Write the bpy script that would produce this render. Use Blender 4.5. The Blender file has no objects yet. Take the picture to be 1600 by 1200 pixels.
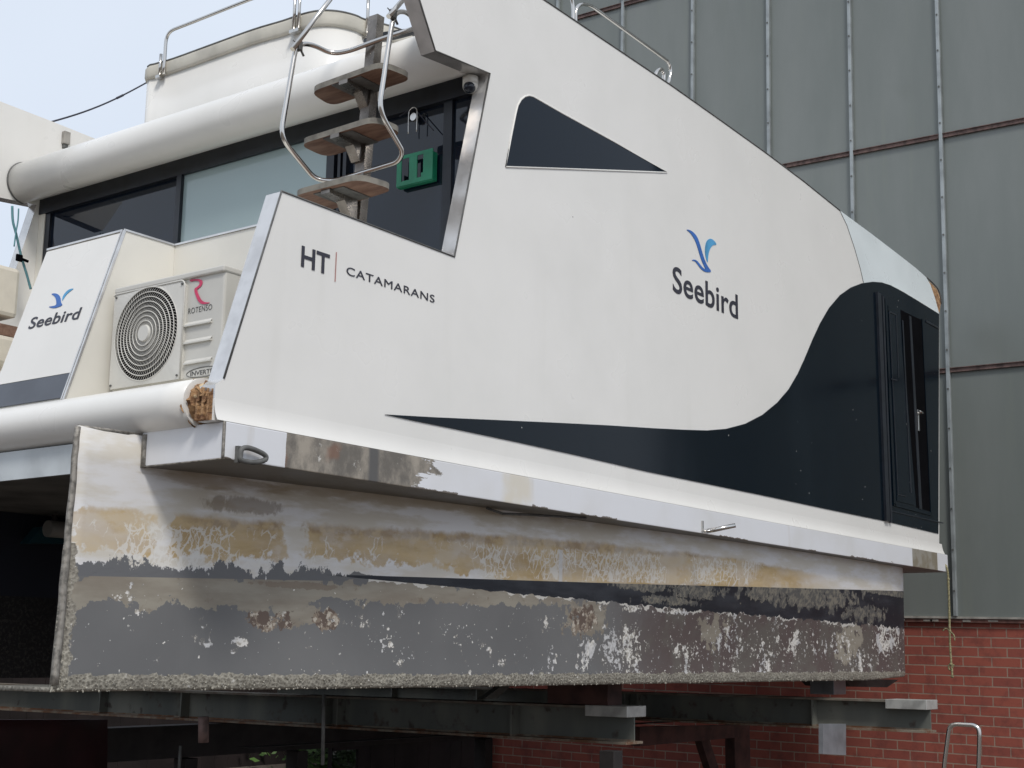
import bpy, bmesh, math, random
from mathutils import Vector, Matrix
random.seed(7)
sc = bpy.context.scene
COL = sc.collection

# ------------------------------------------------------------------ camera solve (boat frame)
F = 2187.0; CX = 800.0; CY = 600.0
def dv(px, py): return Vector((px-CX, -(py-CY), F))
vx = dv(2430, 1043); vy = dv(-2240, 985)
XA = vx.normalized()
YA = (vy - XA*vy.dot(XA)).normalized()
ZA = XA.cross(YA)
if ZA.y < 0: ZA = -ZA
O_ = dv(343, 717)/F*6.6
CAM = Vector((-XA.dot(O_), -YA.dot(O_), -ZA.dot(O_)))
def ray(px, py):
    d = dv(px, py); return Vector((XA.dot(d), YA.dot(d), ZA.dot(d)))
def at(px, py, ax, v):
    r = ray(px, py); return CAM + r*((v-CAM[ax])/r[ax])
def onp(px, py, n, d):
    r = ray(px, py); n = Vector(n); return CAM + r*((d-n.dot(CAM))/n.dot(r))
# the boat sits one degree off plumb on its trolley
T = Matrix.Rotation(-0.017, 4, 'X')
R3 = T.to_3x3()
right = Vector((XA.x, YA.x, ZA.x)); up = Vector((XA.y, YA.y, ZA.y)); fwd = Vector((XA.z, YA.z, ZA.z))
cam = bpy.data.cameras.new('camera'); camo = bpy.data.objects.new('camera', cam); COL.objects.link(camo)
mc = Matrix((right, up, -fwd)).transposed().to_4x4(); mc.translation = CAM
camo.matrix_world = T @ mc
cam.sensor_width = 36; cam.lens = F/1600*36; cam.clip_start = 0.05; cam.clip_end = 2000
sc.camera = camo

# ------------------------------------------------------------------ light
w = bpy.data.worlds.new('World'); sc.world = w; w.use_nodes = True
nt = w.node_tree; nt.nodes.clear()
SUNDIR = Vector((-0.42, -0.52, 0.80)).normalized()       # towards the sun
el = math.asin(SUNDIR.z); az = math.atan2(SUNDIR.x, SUNDIR.y)
sky = nt.nodes.new('ShaderNodeTexSky'); sky.sky_type = 'NISHITA'; sky.sun_disc = False
sky.sun_elevation = el; sky.sun_rotation = az; sky.air_density = 1.0; sky.dust_density = 4.0; sky.ozone_density = 1.0
bg = nt.nodes.new('ShaderNodeBackground'); bg.inputs[1].default_value = 0.09
out = nt.nodes.new('ShaderNodeOutputWorld')
tcw = nt.nodes.new('ShaderNodeTexCoord')
cn = nt.nodes.new('ShaderNodeTexNoise'); cn.inputs['Scale'].default_value = 1.6; cn.inputs['Detail'].default_value = 4
nt.links.new(tcw.outputs['Generated'], cn.inputs['Vector'])
cr = nt.nodes.new('ShaderNodeMapRange'); cr.inputs[1].default_value = .3; cr.inputs[2].default_value = .7
cr.inputs[3].default_value = 0.72; cr.inputs[4].default_value = 0.92
nt.links.new(cn.outputs['Fac'], cr.inputs[0])
mixw = nt.nodes.new('ShaderNodeMixRGB'); mixw.inputs[2].default_value = (8.2, 9.0, 10.2, 1)   # thin bright cloud veil
nt.links.new(cr.outputs[0], mixw.inputs[0]); nt.links.new(sky.outputs[0], mixw.inputs[1])
nt.links.new(mixw.outputs[0], bg.inputs[0]); nt.links.new(bg.outputs[0], out.inputs[0])
sl = bpy.data.lights.new('sun', 'SUN'); sl.energy = 1.7; sl.angle = math.radians(11); sl.color = (1.0, .965, .91)
so = bpy.data.objects.new('sun', sl); COL.objects.link(so); so.rotation_euler = SUNDIR.to_track_quat('Z', 'Y').to_euler(); so.location = (-4, -6, 12)
sc.view_settings.view_transform = 'Standard'; sc.view_settings.look = 'None'
sc.view_settings.exposure = 0.17; sc.view_settings.gamma = 1.0
sc.render.engine = 'CYCLES'

# ------------------------------------------------------------------ node expressions
class V:
    def __init__(s, nt, sk): s.nt = nt; s.sk = sk
    def _m(s, op, b=None, c=None, clamp=False, rev=False):
        n = s.nt.nodes.new('ShaderNodeMath'); n.operation = op; n.use_clamp = clamp
        args = [s, b, c]
        if rev: args = [b, s, c]
        for i, a in enumerate(args):
            if a is None: continue
            if isinstance(a, V): s.nt.links.new(a.sk, n.inputs[i])
            else: n.inputs[i].default_value = float(a)
        return V(s.nt, n.outputs[0])
    def __add__(s, o): return s._m('ADD', o)
    __radd__ = __add__
    def __sub__(s, o): return s._m('SUBTRACT', o)
    def __rsub__(s, o): return s._m('SUBTRACT', o, rev=True)
    def __mul__(s, o): return s._m('MULTIPLY', o)
    __rmul__ = __mul__
    def __truediv__(s, o): return s._m('DIVIDE', o)
    def max(s, o): return s._m('MAXIMUM', o)
    def min(s, o): return s._m('MINIMUM', o)
    def abs(s): return s._m('ABSOLUTE')
    def gt(s, o): return s._m('GREATER_THAN', o)
    def lt(s, o): return s._m('LESS_THAN', o)
    def pow(s, o): return s._m('POWER', o)
    def step(s, a, b):
        n = s.nt.nodes.new('ShaderNodeMapRange'); n.interpolation_type = 'SMOOTHSTEP'
        s.nt.links.new(s.sk, n.inputs[0])
        for i, x in ((1, a), (2, b)):
            if isinstance(x, V): s.nt.links.new(x.sk, n.inputs[i])
            else: n.inputs[i].default_value = x
        n.inputs[3].default_value = 0; n.inputs[4].default_value = 1
        return V(s.nt, n.outputs[0])
class Mat:
    def __init__(s, name):
        s.m = bpy.data.materials.new(name); s.m.use_nodes = True; s.nt = s.m.node_tree
        s.b = s.nt.nodes['Principled BSDF']
        tc = s.nt.nodes.new('ShaderNodeTexCoord'); s.co = tc.outputs['Object']
        sp = s.nt.nodes.new('ShaderNodeSeparateXYZ'); s.nt.links.new(s.co, sp.inputs[0])
        s.x, s.y, s.z = [V(s.nt, o) for o in sp.outputs]
    def vec(s, x, y, z):
        n = s.nt.nodes.new('ShaderNodeCombineXYZ')
        for i, a in enumerate((x, y, z)):
            if isinstance(a, V): s.nt.links.new(a.sk, n.inputs[i])
            else: n.inputs[i].default_value = a
        return n.outputs[0]
    def sc(s, kx, ky, kz): return s.vec(s.x*kx, s.y*ky, s.z*kz)
    def noise(s, scale, detail=4, vec=None, rough=.5, dist=0.0):
        n = s.nt.nodes.new('ShaderNodeTexNoise'); n.inputs['Scale'].default_value = scale
        n.inputs['Detail'].default_value = detail; n.inputs['Roughness'].default_value = rough; n.inputs['Distortion'].default_value = dist
        s.nt.links.new(vec or s.co, n.inputs['Vector']); return V(s.nt, n.outputs['Fac'])
    def vor(s, scale, feature='F1', vec=None, rnd=1.0):
        n = s.nt.nodes.new('ShaderNodeTexVoronoi'); n.feature = feature; n.inputs['Scale'].default_value = scale
        n.inputs['Randomness'].default_value = rnd
        s.nt.links.new(vec or s.co, n.inputs['Vector']); return V(s.nt, n.outputs['Distance'])
    def mix(s, a, b, f):
        n = s.nt.nodes.new('ShaderNodeMixRGB')
        if isinstance(f, V): s.nt.links.new(f.sk, n.inputs[0])
        else: n.inputs[0].default_value = f
        for i, c in ((1, a), (2, b)):
            if isinstance(c, tuple): n.inputs[i].default_value = (*c, 1)
            else: s.nt.links.new(c, n.inputs[i])
        return n.outputs[0]
    def set(s, name, v):
        i = s.b.inputs[name]
        if isinstance(v, V): s.nt.links.new(v.sk, i)
        elif isinstance(v, tuple): i.default_value = (*v, 1)
        elif isinstance(v, (int, float)): i.default_value = v
        else: s.nt.links.new(v, i)
        return s
    def bump(s, h, strength=.3, dist=.01):
        n = s.nt.nodes.new('ShaderNodeBump'); n.inputs['Strength'].default_value = strength; n.inputs['Distance'].default_value = dist
        s.nt.links.new(h.sk, n.inputs['Height']); s.nt.links.new(n.outputs[0], s.b.inputs['Normal']); return s

def simple(name, col, rough=.5, metal=0.0, var=.12, scale=3.0, bump=0.0, spec=.5, dark=None, streak=False):
    m = Mat(name)
    v = m.sc(1, 1, .12) if streak else None
    f = m.noise(scale, 5, v)
    d = dark or tuple(c*(1-2*var) for c in col)
    m.set('Base Color', m.mix(d, tuple(min(1, c*(1+.5*var)) for c in col), f.step(.25, .65)))
    m.set('Roughness', m.noise(scale*2.3, 3)*.18 + (rough-.09)); m.set('Metallic', metal); m.set('Specular IOR Level', spec)
    if bump: m.bump(m.noise(scale*12, 4), bump, .004)
    return m.m

# boat white with faint grime, specks and run marks
m = Mat('white gelcoat')
g = m.noise(1.1, 6, None, .6).step(.35, .75)
run = m.noise(5, 4, m.sc(1, 1, .1)).step(.58, .8)
col = m.mix((.78, .765, .73), (.70, .69, .655), g*.6)
col = m.mix(col, (.60, .585, .53), run*.16)
spk = m.vor(2.3).lt(.012)
col = m.mix(col, (.12, .11, .09), spk)
m.set('Base Color', col).set('Roughness', m.noise(2.2, 3)*.2+.2)
m.bump(m.noise(1.6, 3), .12, .02)
WHITE = m.m
FACET = simple('white with painted sky tint', (.69, .745, .755), .3, 0, .05, 1.3)  # sky light on the leaning facet painted in as a paler blue tone
CREAM = simple('cream paint', (.74, .71, .63), .4, 0, .07, 2.0)
COAM = simple('beige upholstery cap', (.50, .475, .41), .6, 0, .1, 4)
NAVY = None
m = Mat('gloss navy paint')
sp1 = m.vor(5.0, 'F1', m.sc(1, 1, .8)).lt(.022) * m.noise(.9, 2).gt(.5)
sp2 = (m.vor(10.0)+(m.noise(60, 2)-.5)*.12).lt(.035) * m.noise(1.3, 3).gt(.54)
dust = m.noise(1.3, 6, m.sc(1, 1, .35)).step(.45, .8)
col = m.mix((.0015, .0055, .0105), (.006, .012, .018), dust*.7)
col = m.mix(col, (.5, .5, .48), sp1.max(sp2))
m.set('Base Color', col).set('Roughness', dust*.18+.14).set('Specular IOR Level', .15)
NAVY = m.m
DARKTRIM = simple('dark window frame', (.012, .015, .022), .35, 0, .2, 8)
GASKET = simple('grey gasket', (.11, .11, .105), .6, 0, .2, 20)
GLASS = Mat('dark tinted glass').set('Base Color', (.007, .012, .022)).set('Roughness', .03).set('IOR', 1.52).m
GLASST = Mat('navy side glass').set('Base Color', (.006, .012, .021)).set('Roughness', .05).set('Specular IOR Level', .14).m
GLASSL = Mat('pale reflection glass').set('Base Color', (.32, .41, .42)).set('Roughness', .06).set('IOR', 1.6).m  # the pane's bright reflection is put into a pale base colour
STEEL = Mat('polished stainless').set('Base Color', (.62, .60, .57)).set('Metallic', 1.0).set('Roughness', .16).m
ALU = simple('brushed aluminium edge', (.72, .71, .70), .2, .65, .08, 9)
DSTEEL = simple('dull folded steel', (.26, .235, .21), .28, .9, .2, 9)
ALUW = simple('cream side of locker', (.74, .715, .65), .35, 0, .05, 2)
WELD = simple('weld bead', (.30, .28, .25), .55, .6, .3, 30, .6)
INK = simple('dark lettering vinyl', (.018, .016, .028), .35, 0, .1, 8)
BLUE = simple('blue logo vinyl', (.025, .13, .45), .35, 0, .15, 8)
LBLUE = simple('light blue logo vinyl', (.07, .33, .60), .35, 0, .15, 8)
RED = simple('crimson logo print', (.62, .045, .13), .4, 0, .1, 8)
RUSTLINE = simple('thin red line', (.45, .22, .20), .5)
DGREY = simple('dark grey panel', (.085, .095, .115), .4, 0, .08, 4)
BLUED = DGREY

# rub rail: cool white paint, stripped to bare metal near the stern
def blobf(M, px, py, rx, ry, y=.56, k=.5, ns=None):
    p = at(px, py, 1, y); sx = (at(px+rx, py, 1, y)-p).x; sz = abs((at(px, py+ry, 1, y)-p).z)
    dx = (M.x-p.x)/sx; dz = (M.z-p.z)/sz
    d = (dx*dx+dz*dz)
    nn = ns if ns is not None else M.noise(9, 5)
    return 1.0 - d + (nn-.5)*(k*6)
m = Mat('rub rail paint')
n1 = m.noise(7, 7, m.sc(1, 1, 1), .65); n2 = m.noise(28, 4)
edge = (n1-.5)*.85
a = (m.x + edge*.03).gt(.40)
b_ = (m.x + (m.noise(9, 6, m.sc(.45, 1, 2.2), .7)-.5)*.9 + (m.z-.1)*-1.3).lt(1.50)
bare = a*b_
metal = m.mix((.13, .115, .095), (.34, .30, .245), m.noise(6, 7, m.sc(1, 1, .7), .7).step(.38, .66))
metal = m.mix(metal, (.62, .60, .56), m.noise(13, 6, None, .7).step(.62, .7))
metal = m.mix(metal, (.20, .10, .06), m.noise(4.3, 5).step(.60, .72)*.7)
metal = m.mix(metal, (.09, .085, .08), (1.0-((m.x-1.05)/.055).abs()).step(0, .6))
rp = m.mix((.70, .708, .735), (.64, .64, .64), m.noise(1.8, 5).step(.4, .75))
rp = m.mix(rp, (.62, .55, .40), (1-((m.x-2.35)/.2).abs()).step(0, .5)*m.noise(5, 3).step(.3, .6)*.6)
rp = m.mix(rp, (.42, .36, .27), m.noise(9, 5, m.sc(1, 1, .12)).step(.62, .78)*.28)
chip = ((.010+(m.noise(9, 7, None, .75)-.5)*.06)-m.z).gt(0)*m.noise(1.1, 2).gt(.52)
rp = m.mix(rp, (.16, .14, .12), chip)
grey2 = (m.x.gt(8.92))*(m.x.lt(9.62))
rp = m.mix(rp, m.mix((.30, .28, .24), (.22, .19, .14), n1.step(.4, .6)), grey2)
under = m.z.lt(.0015)  # rail underside: shade put into the colour as a darker tone
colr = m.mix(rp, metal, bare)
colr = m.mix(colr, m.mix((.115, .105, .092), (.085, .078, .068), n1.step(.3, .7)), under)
m.set('Base Color', colr).set('Roughness', .38)
m.bump(bare*.3+n2*bare*.4+chip*-.3, .25, .006)
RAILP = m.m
STERNB = simple('stern beam paint', (.56, .60, .62), .4, 0, .12, 3)
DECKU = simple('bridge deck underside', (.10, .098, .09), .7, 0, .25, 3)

# hull plate ------------------------------------------------------------
m = Mat('weathered hull plating')
k1 = m.x.step(-.4, 4.8)*(.088+m.z*.040)          # the paint bands stretch and climb a little towards the flared bow
X, Z = m.x + (m.x+4.467)*k1, m.z + (m.z+.889)*k1
nA = m.noise(3.0, 7, None, .62); nB = m.noise(11, 6, None, .62); nC = m.noise(26, 5, None, .6); nD = m.noise(1.1, 4)
nH = m.noise(2.2, 6, m.sc(1, 1, 4.5), .6)     # horizontal streaks
nV = m.noise(14, 5, m.sc(1, 1, .16), .6)      # vertical runs
nG = m.noise(.55, 4, m.vec(X*1.0, 3.3, Z*.2))
zb = X*.0325 - .505
hz = Z - zb
w_ = m.mix((.72, .715, .72), (.62, .585, .52), nH.step(.38, .62))
w_ = m.mix(w_, (.42, .36, .27), hz.step(.22, .42)*nH.step(.38, .6)*(1-X.step(3.2, 6.5))*X.step(.0, .5)*.45)
w_ = m.mix(w_, (.20, .145, .09), blobf(m, 360, 792, 60, 16, ns=m.noise(14, 6, m.sc(1, 1, .5), .7)).step(0, .5)*.6)
w_ = m.mix(w_, (.28, .20, .12), blobf(m, 320, 755, 110, 15, ns=nH).step(0, .7)*.6)
w_ = m.mix(w_, (.36, .28, .18), blobf(m, 560, 782, 160, 12, ns=nH).step(0, .7)*.45)
# ochre band
top = .285 + (nA-.5)*.10 + (nC-.5)*.03 - X.step(4.5, 9.5)*.20 + (nG-.5)*.10
bot = .085 + (nB-.5)*.24 + (nA-.5)*.24 + (nC-.5)*.06 - X.step(2.2, 3.4)*.13
och = (top-hz).step(-.016, .022) * (hz-bot).step(-.008, .016)
def vgap(x0, wd): return 1-((X-x0+(nA-.5)*.6+(nB-.5)*.22)/wd).abs().step(.5, .95)
gp_ = vgap(.07, .085).max(vgap(1.0, .10)).max(vgap(-.36, .05))
och = och*(1-gp_)*(1-X.step(7.2, 8.4))*(hz.gt(.0))*(.72+m.noise(2.6, 6, m.vec(X, 6.6, Z*1.6), .65).step(.42, .50)*.28)
och2 = m.mix((.42, .29, .125), (.56, .42, .225), nH.step(.35, .65))
och2 = m.mix(och2, (.29, .19, .095), (hz-.21).step(0, .03)*nB.step(.4, .55)*X.step(.1, .5)*.75)
w_ = m.mix(w_, och2, och*(.62+m.noise(1.9, 5, m.vec(X, 31.0, Z*2.0), .6).step(.35, .62)*.33))
# crazed cracks through the stain
wv = m.vec(X*16.0+(nB-.5)*1.8, 0.0, Z*10.0+(nA-.5)*1.5+(nB-.5)*1.0)
ck = m.vor(1.0, 'DISTANCE_TO_EDGE', wv); ck_b = m.vor(1.9, 'DISTANCE_TO_EDGE', wv)
ckd = m.noise(1.25, 3, m.vec(X*1.2, 7.7, Z*.5))
thick = (ckd-.46)*.8+(m.noise(3.5, 3, m.vec(X, 1.7, Z))-.5)*.42+.005
crack = (thick.min(.062)-ck).step(-.008, .018).max((thick.min(.11)-.05-ck_b).step(-.012, .02))*(hz.gt(.01))*((.24-hz+(nB-.5)*.1).step(0, .03))
w_ = m.mix(w_, (.72, .71, .68), crack*.72*(1-X.step(6.8, 7.4)))
w_ = m.mix(w_, (.62, .62, .63), (1-((X-3.66)/.035).abs()).step(0, .6)*(hz.lt(.22))*.8)
# lower antifouling
grey = m.mix((.172, .172, .172), (.135, .136, .138), nD.step(.3, .7))
maro = m.mix((.108, .084, .080), (.125, .112, .10), nA.step(.45, .6))
lowc = m.mix(grey, maro, (X+(nA-.5)*1.6).step(4.0, 5.2))
lowc = m.mix(lowc, (.20, .20, .20), nV.step(.6, .8)*.25)
# tan primer strip
tz = hz + (nA-.5)*.30 + (nB-.5)*.12
tan = tz.lt(-.03)*tz.gt(-.16)*((X+(nA-.5)*2.2+(nB-.5)*.7).lt(1.95))
def soft(px, py, rx, ry):
    return blobf(m, px, py, rx, ry, k=0.0).step(-.6, 1.0)
nR7 = m.noise(7.5, 9, m.vec(X, 12.0, Z), .68)
def rag(px, py, rx, ry, amp=1.6, ns=None, th=.5):
    return (soft(px, py, rx, ry)+soft(px, py, rx*1.35, ry*1.35).step(0.0, .45)*((nR7-.5)*(amp*1.5)+((ns if ns is not None else nB)-.5)*amp*.5)).gt(th)
tan = tan.max(rag(430, 950, 46, 36, 3.0)).max(rag(865, 965, 36, 30, 3.2)).max(rag(1270, 1000, 20, 38, 3.6)).max(rag(700, 932, 150, 16, 2.4, nA)).max(rag(1060, 985, 22, 28, 4.0, th=.6)).max(rag(610, 925, 70, 20, 2.0))
tanc = m.mix((.235, .205, .165), (.31, .285, .235), nH.step(.35, .65))
tanc = m.mix(tanc, (.16, .105, .07), nB.step(.6, .7)*.6)
lowc = m.mix(lowc, tanc, tan)
# small and large flakes
nF = m.noise(15, 8, m.vec(X+(nB-.5)*.10, 2.0, Z*.9), .66); nS = m.noise(36, 3, m.vec(X*1.1, 9.0, Z), .5)
dens = .02+X.step(1.2, 7.0)*.11
hot = None
for (a1, b1, c1, d1, k1) in ((562, 995, 22, 26, .20), (928, 1018, 34, 40, .26), (868, 1028, 15, 40, .26), (818, 1035, 9, 26, .22), (362, 1002, 14, 10, .22), (203, 966, 10, 10, .18), (208, 980, 10, 12, .18), (145, 920, 15, 10, .2),
    (665, 985, 30, 14, .13), (645, 978, 10, 18, .13), (690, 1002, 24, 14, .14), (1005, 956, 30, 7, .26), (930, 951, 24, 7, .22), (1330, 1000, 24, 30, .20), (1085, 1005, 26, 24, .13), (1145, 1022, 18, 20, .13), (742, 1035, 8, 14, .18), (1395, 1010, 16, 54, .2), (1250, 1005, 14, 18, .16), (112, 990, 10, 64, .17), (185, 935, 12, 9, .17), (1200, 1010, 30, 30, .07), (600, 1020, 34, 10, .12), (220, 955, 10, 8, .16), (1455, 1000, 30, 40, .1), (1290, 1030, 30, 14, .12), (1040, 1020, 30, 16, .08)):
    q_ = soft(a1, b1, c1, d1)*k1; hot = q_ if hot is None else hot.max(q_)
dens = dens + hot
ff = (nF-.5)*1.0 + (m.noise(6.5, 9, m.vec(X+(nC-.5)*.05, 21.0, Z*1.1), .68)-.5)*2.7 + dens*1.15
fl = ff.gt(.44)
fl2 = (nS + dens*.25).gt(.715)
fl3 = (m.noise(22, 3, m.vec(X, 4.0, Z*1.2)) + dens*.5).gt(.715)
flake = fl.max(fl2).max(fl3)*(hz.lt(-.05))
fcol = m.mix((.74, .72, .68), (.42, .39, .34), m.noise(50, 4).step(.48, .62))
fcol = m.mix(fcol, (.50, .51, .54), (m.noise(6, 5, m.vec(X, 8.8, Z*.5))).step(.5, .58)*.6)
lowc = m.mix(lowc, m.mix((.19, .185, .18), (.25, .23, .20), nC), ff.gt(.36)*hz.lt(-.06)*m.noise(4, 3).gt(.47)*.55)
lowc = m.mix(lowc, fcol, flake)
for (a1, b1, c1, d1) in ((400, 970, 32, 16), (482, 967, 16, 17), (858, 968, 18, 22)):
    rr = rag(a1, b1, c1*1.15, d1*1.05, 3.4, nB)
    lowc = m.mix(lowc, m.mix((.125, .09, .072), m.mix((.50, .45, .38), (.24, .19, .145), nC.step(.4, .5)), (nF-nC*.3).gt(.36)), rr)
lowc = m.mix(lowc, (.19, .14, .10), rag(440, 916, 60, 6, 3.0, nB)*.6)
# navy boot stripe
t_ = (X-1.15)*.044 + (nB-.5)*.055*X.step(1.5, 4.0)*1.4 + (nV-.5)*.10*X.step(4.2, 6.0)
nav = hz.lt(0.0)*((hz+t_).gt(0))*X.gt(1.15)
navc = m.mix((.008, .011, .018), (.03, .035, .045), nH.step(.4, .7))
pe = rag(940, 915, 50, 12, 3.0, nB).max(rag(1190, 932, 90, 20, 3.4, nV, .45)).max(rag(1020, 925, 40, 14, 3.0, nC)).max(rag(1345, 930, 62, 5, 2.0, nB)).max(rag(1405, 955, 10, 30, 2.2, nB)).max(rag(980, 940, 50, 8, 3.0, nC)).max(rag(1290, 960, 40, 16, 3.4, nC, .7))
navc = m.mix(navc, m.mix((.21, .195, .16), (.10, .10, .095), nC.step(.42, .55)), pe.gt(0))
rim = hz.lt(0.0)*((hz+t_+(m.noise(6, 6, m.vec(X, 3.0, Z))-.47)*.16).gt(0))*X.gt(1.6)*m.noise(1.9, 3).gt(.47)
lowc = m.mix(lowc, (.60, .58, .54), rim)
lowc = m.mix(lowc, navc, nav)
# torn top edge near the stern
torn = m.noise(4.2, 9, m.vec(X*1.25, 5.0, Z*.75), .74)
zt = zb + (torn-.46)*.50*(1-X.step(1.05, 1.75)) + .012*(1-X.step(1.0, 1.8))
ism = (zt-Z).gt(0)
colh = m.mix(w_, lowc, ism)
tornc = ism*hz.gt(-.035)*(1-X.step(1.2, 1.5))
colh = m.mix(colh, (.135, .138, .145), tornc)
# shell crust along keel and stern edge
cru = ((-1.008+(nB-.5)*.06+(nC-.5)*.03)-m.z).gt(0).max(((-.345+(nB-.5)*.15+(nC-.5)*.09-(Z+.45)*.05)-X).gt(0)*(Z.lt(-.40)))
cv = m.vor(55); cw = m.noise(60, 5, None, .7)
cc = m.mix((.19, .175, .145), (.43, .405, .34), (cw*.6+cv*.4+nB*.35-.15).step(.35, .75)); cc = m.mix(cc, (.22, .20, .17), nA.step(.45, .6)*.5)
cc = m.mix(cc, (.62, .60, .55), m.noise(38, 3).step(.66, .7)*nB.gt(.48))
colh = m.mix(colh, cc, cru)
m.set('Base Color', colh)
m.set('Roughness', .62-ism*.06)
m.bump(cru*cv*1.2+cru*cw*1.4+flake*(nC*.6+.15)+tan*-.12+ism*.1+nav*.05+nA*.08, .5, .009)
HULL = m.m

m = Mat('dark fouled hull')
f1 = m.noise(40, 5, None, .7).step(.5, .62)
lowb = m.z.lt(-.55)
m.set('Base Color', m.mix(m.mix((.008, .010, .02), (.012, .016, .028), m.noise(2, 4)), m.mix((.008, .008, .010), (.05, .045, .04), f1*m.noise(3, 3).step(.3, .6)), lowb)).set('Roughness', .6)
m.bump(f1*lowb, .5, .01)
HULLD = m.m
CRUST = simple('shell crust', (.42, .395, .335), .9, 0, .35, 60, .8)
m = Mat('rotten wood core')
n1 = m.noise(3.0, 6, m.sc(9, 2.2, 9), .7); n2 = m.noise(9, 6, None, .7)
cw_ = m.mix((.16, .075, .035), (.50, .30, .15), n1.step(.35, .62)); cw_ = m.mix(cw_, (.055, .03, .018), n2.step(.56, .66)); cw_ = m.mix(cw_, (.62, .48, .30), m.noise(14, 3).step(.64, .7))
m.set('Base Color', cw_).set('Roughness', .85).bump(n1+n2, .9, .02)
WOODR = m.m
m = Mat('weathered tread wood')
n1 = m.noise(4, 6, m.sc(6, 1.2, 6), .65)
m.set('Base Color', m.mix((.12, .058, .038), (.24, .145, .10), n1.step(.3, .7))).set('Roughness', .7).bump(n1, .3, .004)
TREAD = m.m
TREADE = simple('grey tread edge', (.21, .195, .165), .7, 0, .2, 14, .3)
TEAL = simple('teal rope', (.12, .28, .31), .7, 0, .1, 9)
GREEN = simple('green bracket plastic', (.012, .235, .12), .42, 0, .12, 6)
PLAST = simple('ivory casing', (.60, .585, .54), .42, 0, .05, 3)
PLASTL = simple('ivory grille', (.63, .615, .57), .4, 0, .04, 5)
BLACK = simple('painted hollow shade and black cleat', (.003, .003, .004), .9, 0, .2, 5, spec=.05)  # painted shade of door opening and fan hollow; also the black cleat
FANB = simple('grey fan blade', (.16, .16, .155), .5, 0, .1, 5)
CUSH = simple('cream vinyl cushion', (.66, .60, .50), .5, 0, .08, 6)
ROPE = simple('weathered rope', (.30, .27, .15), .9, 0, .3, 60, .6)
CABLE = simple('black cable', (.03, .03, .045), .6)

# trolley steel: grey-green paint with rust
m = Mat('rusty painted beam')
n1 = m.noise(4, 7, None, .68); n2 = m.noise(1.6, 4, m.sc(1, 1, .3))
cb = m.mix((.10, .108, .10), (.20, .20, .17), n2.step(.4, .75))
cb = m.mix(cb, (.075, .042, .03), n1.step(.57, .72)*.8); cb = m.mix(cb, (.05, .035, .03), m.noise(7, 6).step(.6, .72)*.8)
cb = m.mix(cb, m.mix((.14, .07, .04), (.22, .19, .15), n1.step(.4, .6)), m.z.lt(-.238).max(m.z.gt(-.02)*.5))
m.set('Base Color', cb).set('Roughness', .75).set('Specular IOR Level', .25).bump(n1, .35, .008)
BEAM = m.m
CAPM = simple('zinc end cap', (.40, .40, .38), .5, .3, .2, 7)
DBEAM = simple('near-black steel', (.026, .021, .020), .7, 0, .3, 4)  # near-black all over, tone varied at random
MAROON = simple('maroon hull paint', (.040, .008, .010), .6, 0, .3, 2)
REDW = simple('oxide red timber', (.07, .03, .025), .75, 0, .3, 5)
GALV = simple('galvanised plate', (.25, .26, .28), .5, .4, .12, 6)

# building
m = Mat('red brickwork')
p0 = at(1500, 1000, 0, 11.3); p1 = at(1500, 1015.1, 0, 11.3); p2 = at(1544.6, 1000.5, 0, 11.3)
RH = abs(p0.z-p1.z); BW = abs(p0.y-p2.y)
br = m.nt.nodes.new('ShaderNodeTexBrick'); br.inputs['Scale'].default_value = 1.0
br.inputs['Brick Width'].default_value = BW; br.inputs['Row Height'].default_value = RH
br.inputs['Mortar Size'].default_value = .0075; br.inputs['Mortar Smooth'].default_value = .25; br.offset = .46; br.squash_frequency = 7; br.squash = .97
br.inputs['Color1'].default_value = (.30, .078, .052, 1); br.inputs['Color2'].default_value = (.235, .060, .044, 1)
br.inputs['Mortar'].default_value = (.30, .215, .165, 1); br.inputs['Bias'].default_value = -.1
m.nt.links.new(m.vec(m.y*-1.0+(m.noise(9, 2)-.5)*.006, m.z+(m.noise(7, 2)-.5)*.006, 0.0), br.inputs['Vector'])
cb = m.mix(br.outputs['Color'], (.12, .035, .03), m.noise(5, 6, None, .7).step(.45, .7)*.55)
cb = m.mix(cb, (.36, .20, .15), m.noise(1.7, 6).step(.62, .8)*.35)
m.set('Base Color', cb).set('Roughness', .85)
bf = V(m.nt, br.outputs['Fac'])
m.bump((1-bf)+m.noise(40, 3)*.25, .5, .008)
BRICK = m.m
m = Mat('grey green cladding')
n1 = m.noise(.7, 5, m.sc(1, 1.4, .35), .6); n2 = m.noise(3, 5, m.sc(1, 2, .12)); n3 = m.noise(90, 2, m.sc(1, 1, 1))
cc = m.mix((.155, .173, .163), (.192, .208, .198), n1.step(.3, .7)); cc = m.mix(cc, (.20, .22, .185), n2.step(.55, .8)*.4)
cc = m.mix(cc, (.15, .165, .15), (m.noise(1.1, 4).step(.6, .75))*.35)
m.set('Base Color', cc).set('Roughness', .27).bump(n1*.6+n3*.04, .12, .02)
CLAD = m.m
STRIP = simple('zinc seam strip', (.33, .36, .365), .45, .35, .15, 5)
PURL = simple('rust red rail', (.135, .085, .075), .7, 0, .3, 14)
FLASH = simple('flaking sill', (.145, .068, .055), .75, 0, .25, 12)
SILL = simple('grey sill board', (.33, .31, .28), .7, 0, .2, 8)
m = Mat('yard concrete')
m.set('Base Color', m.mix((.12, .10, .086), (.18, .155, .135), m.noise(.8, 8, None, .65).step(.3, .7))).set('Roughness', .95).set('Specular IOR Level', .1).bump(m.noise(9, 6), .3, .01)
YARD = m.m
LEAF = simple('leaves', (.09, .17, .04), .6, 0, .4, 1.5)
BARK = simple('bark', (.09, .07, .05), .9, 0, .3, 9)
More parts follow.
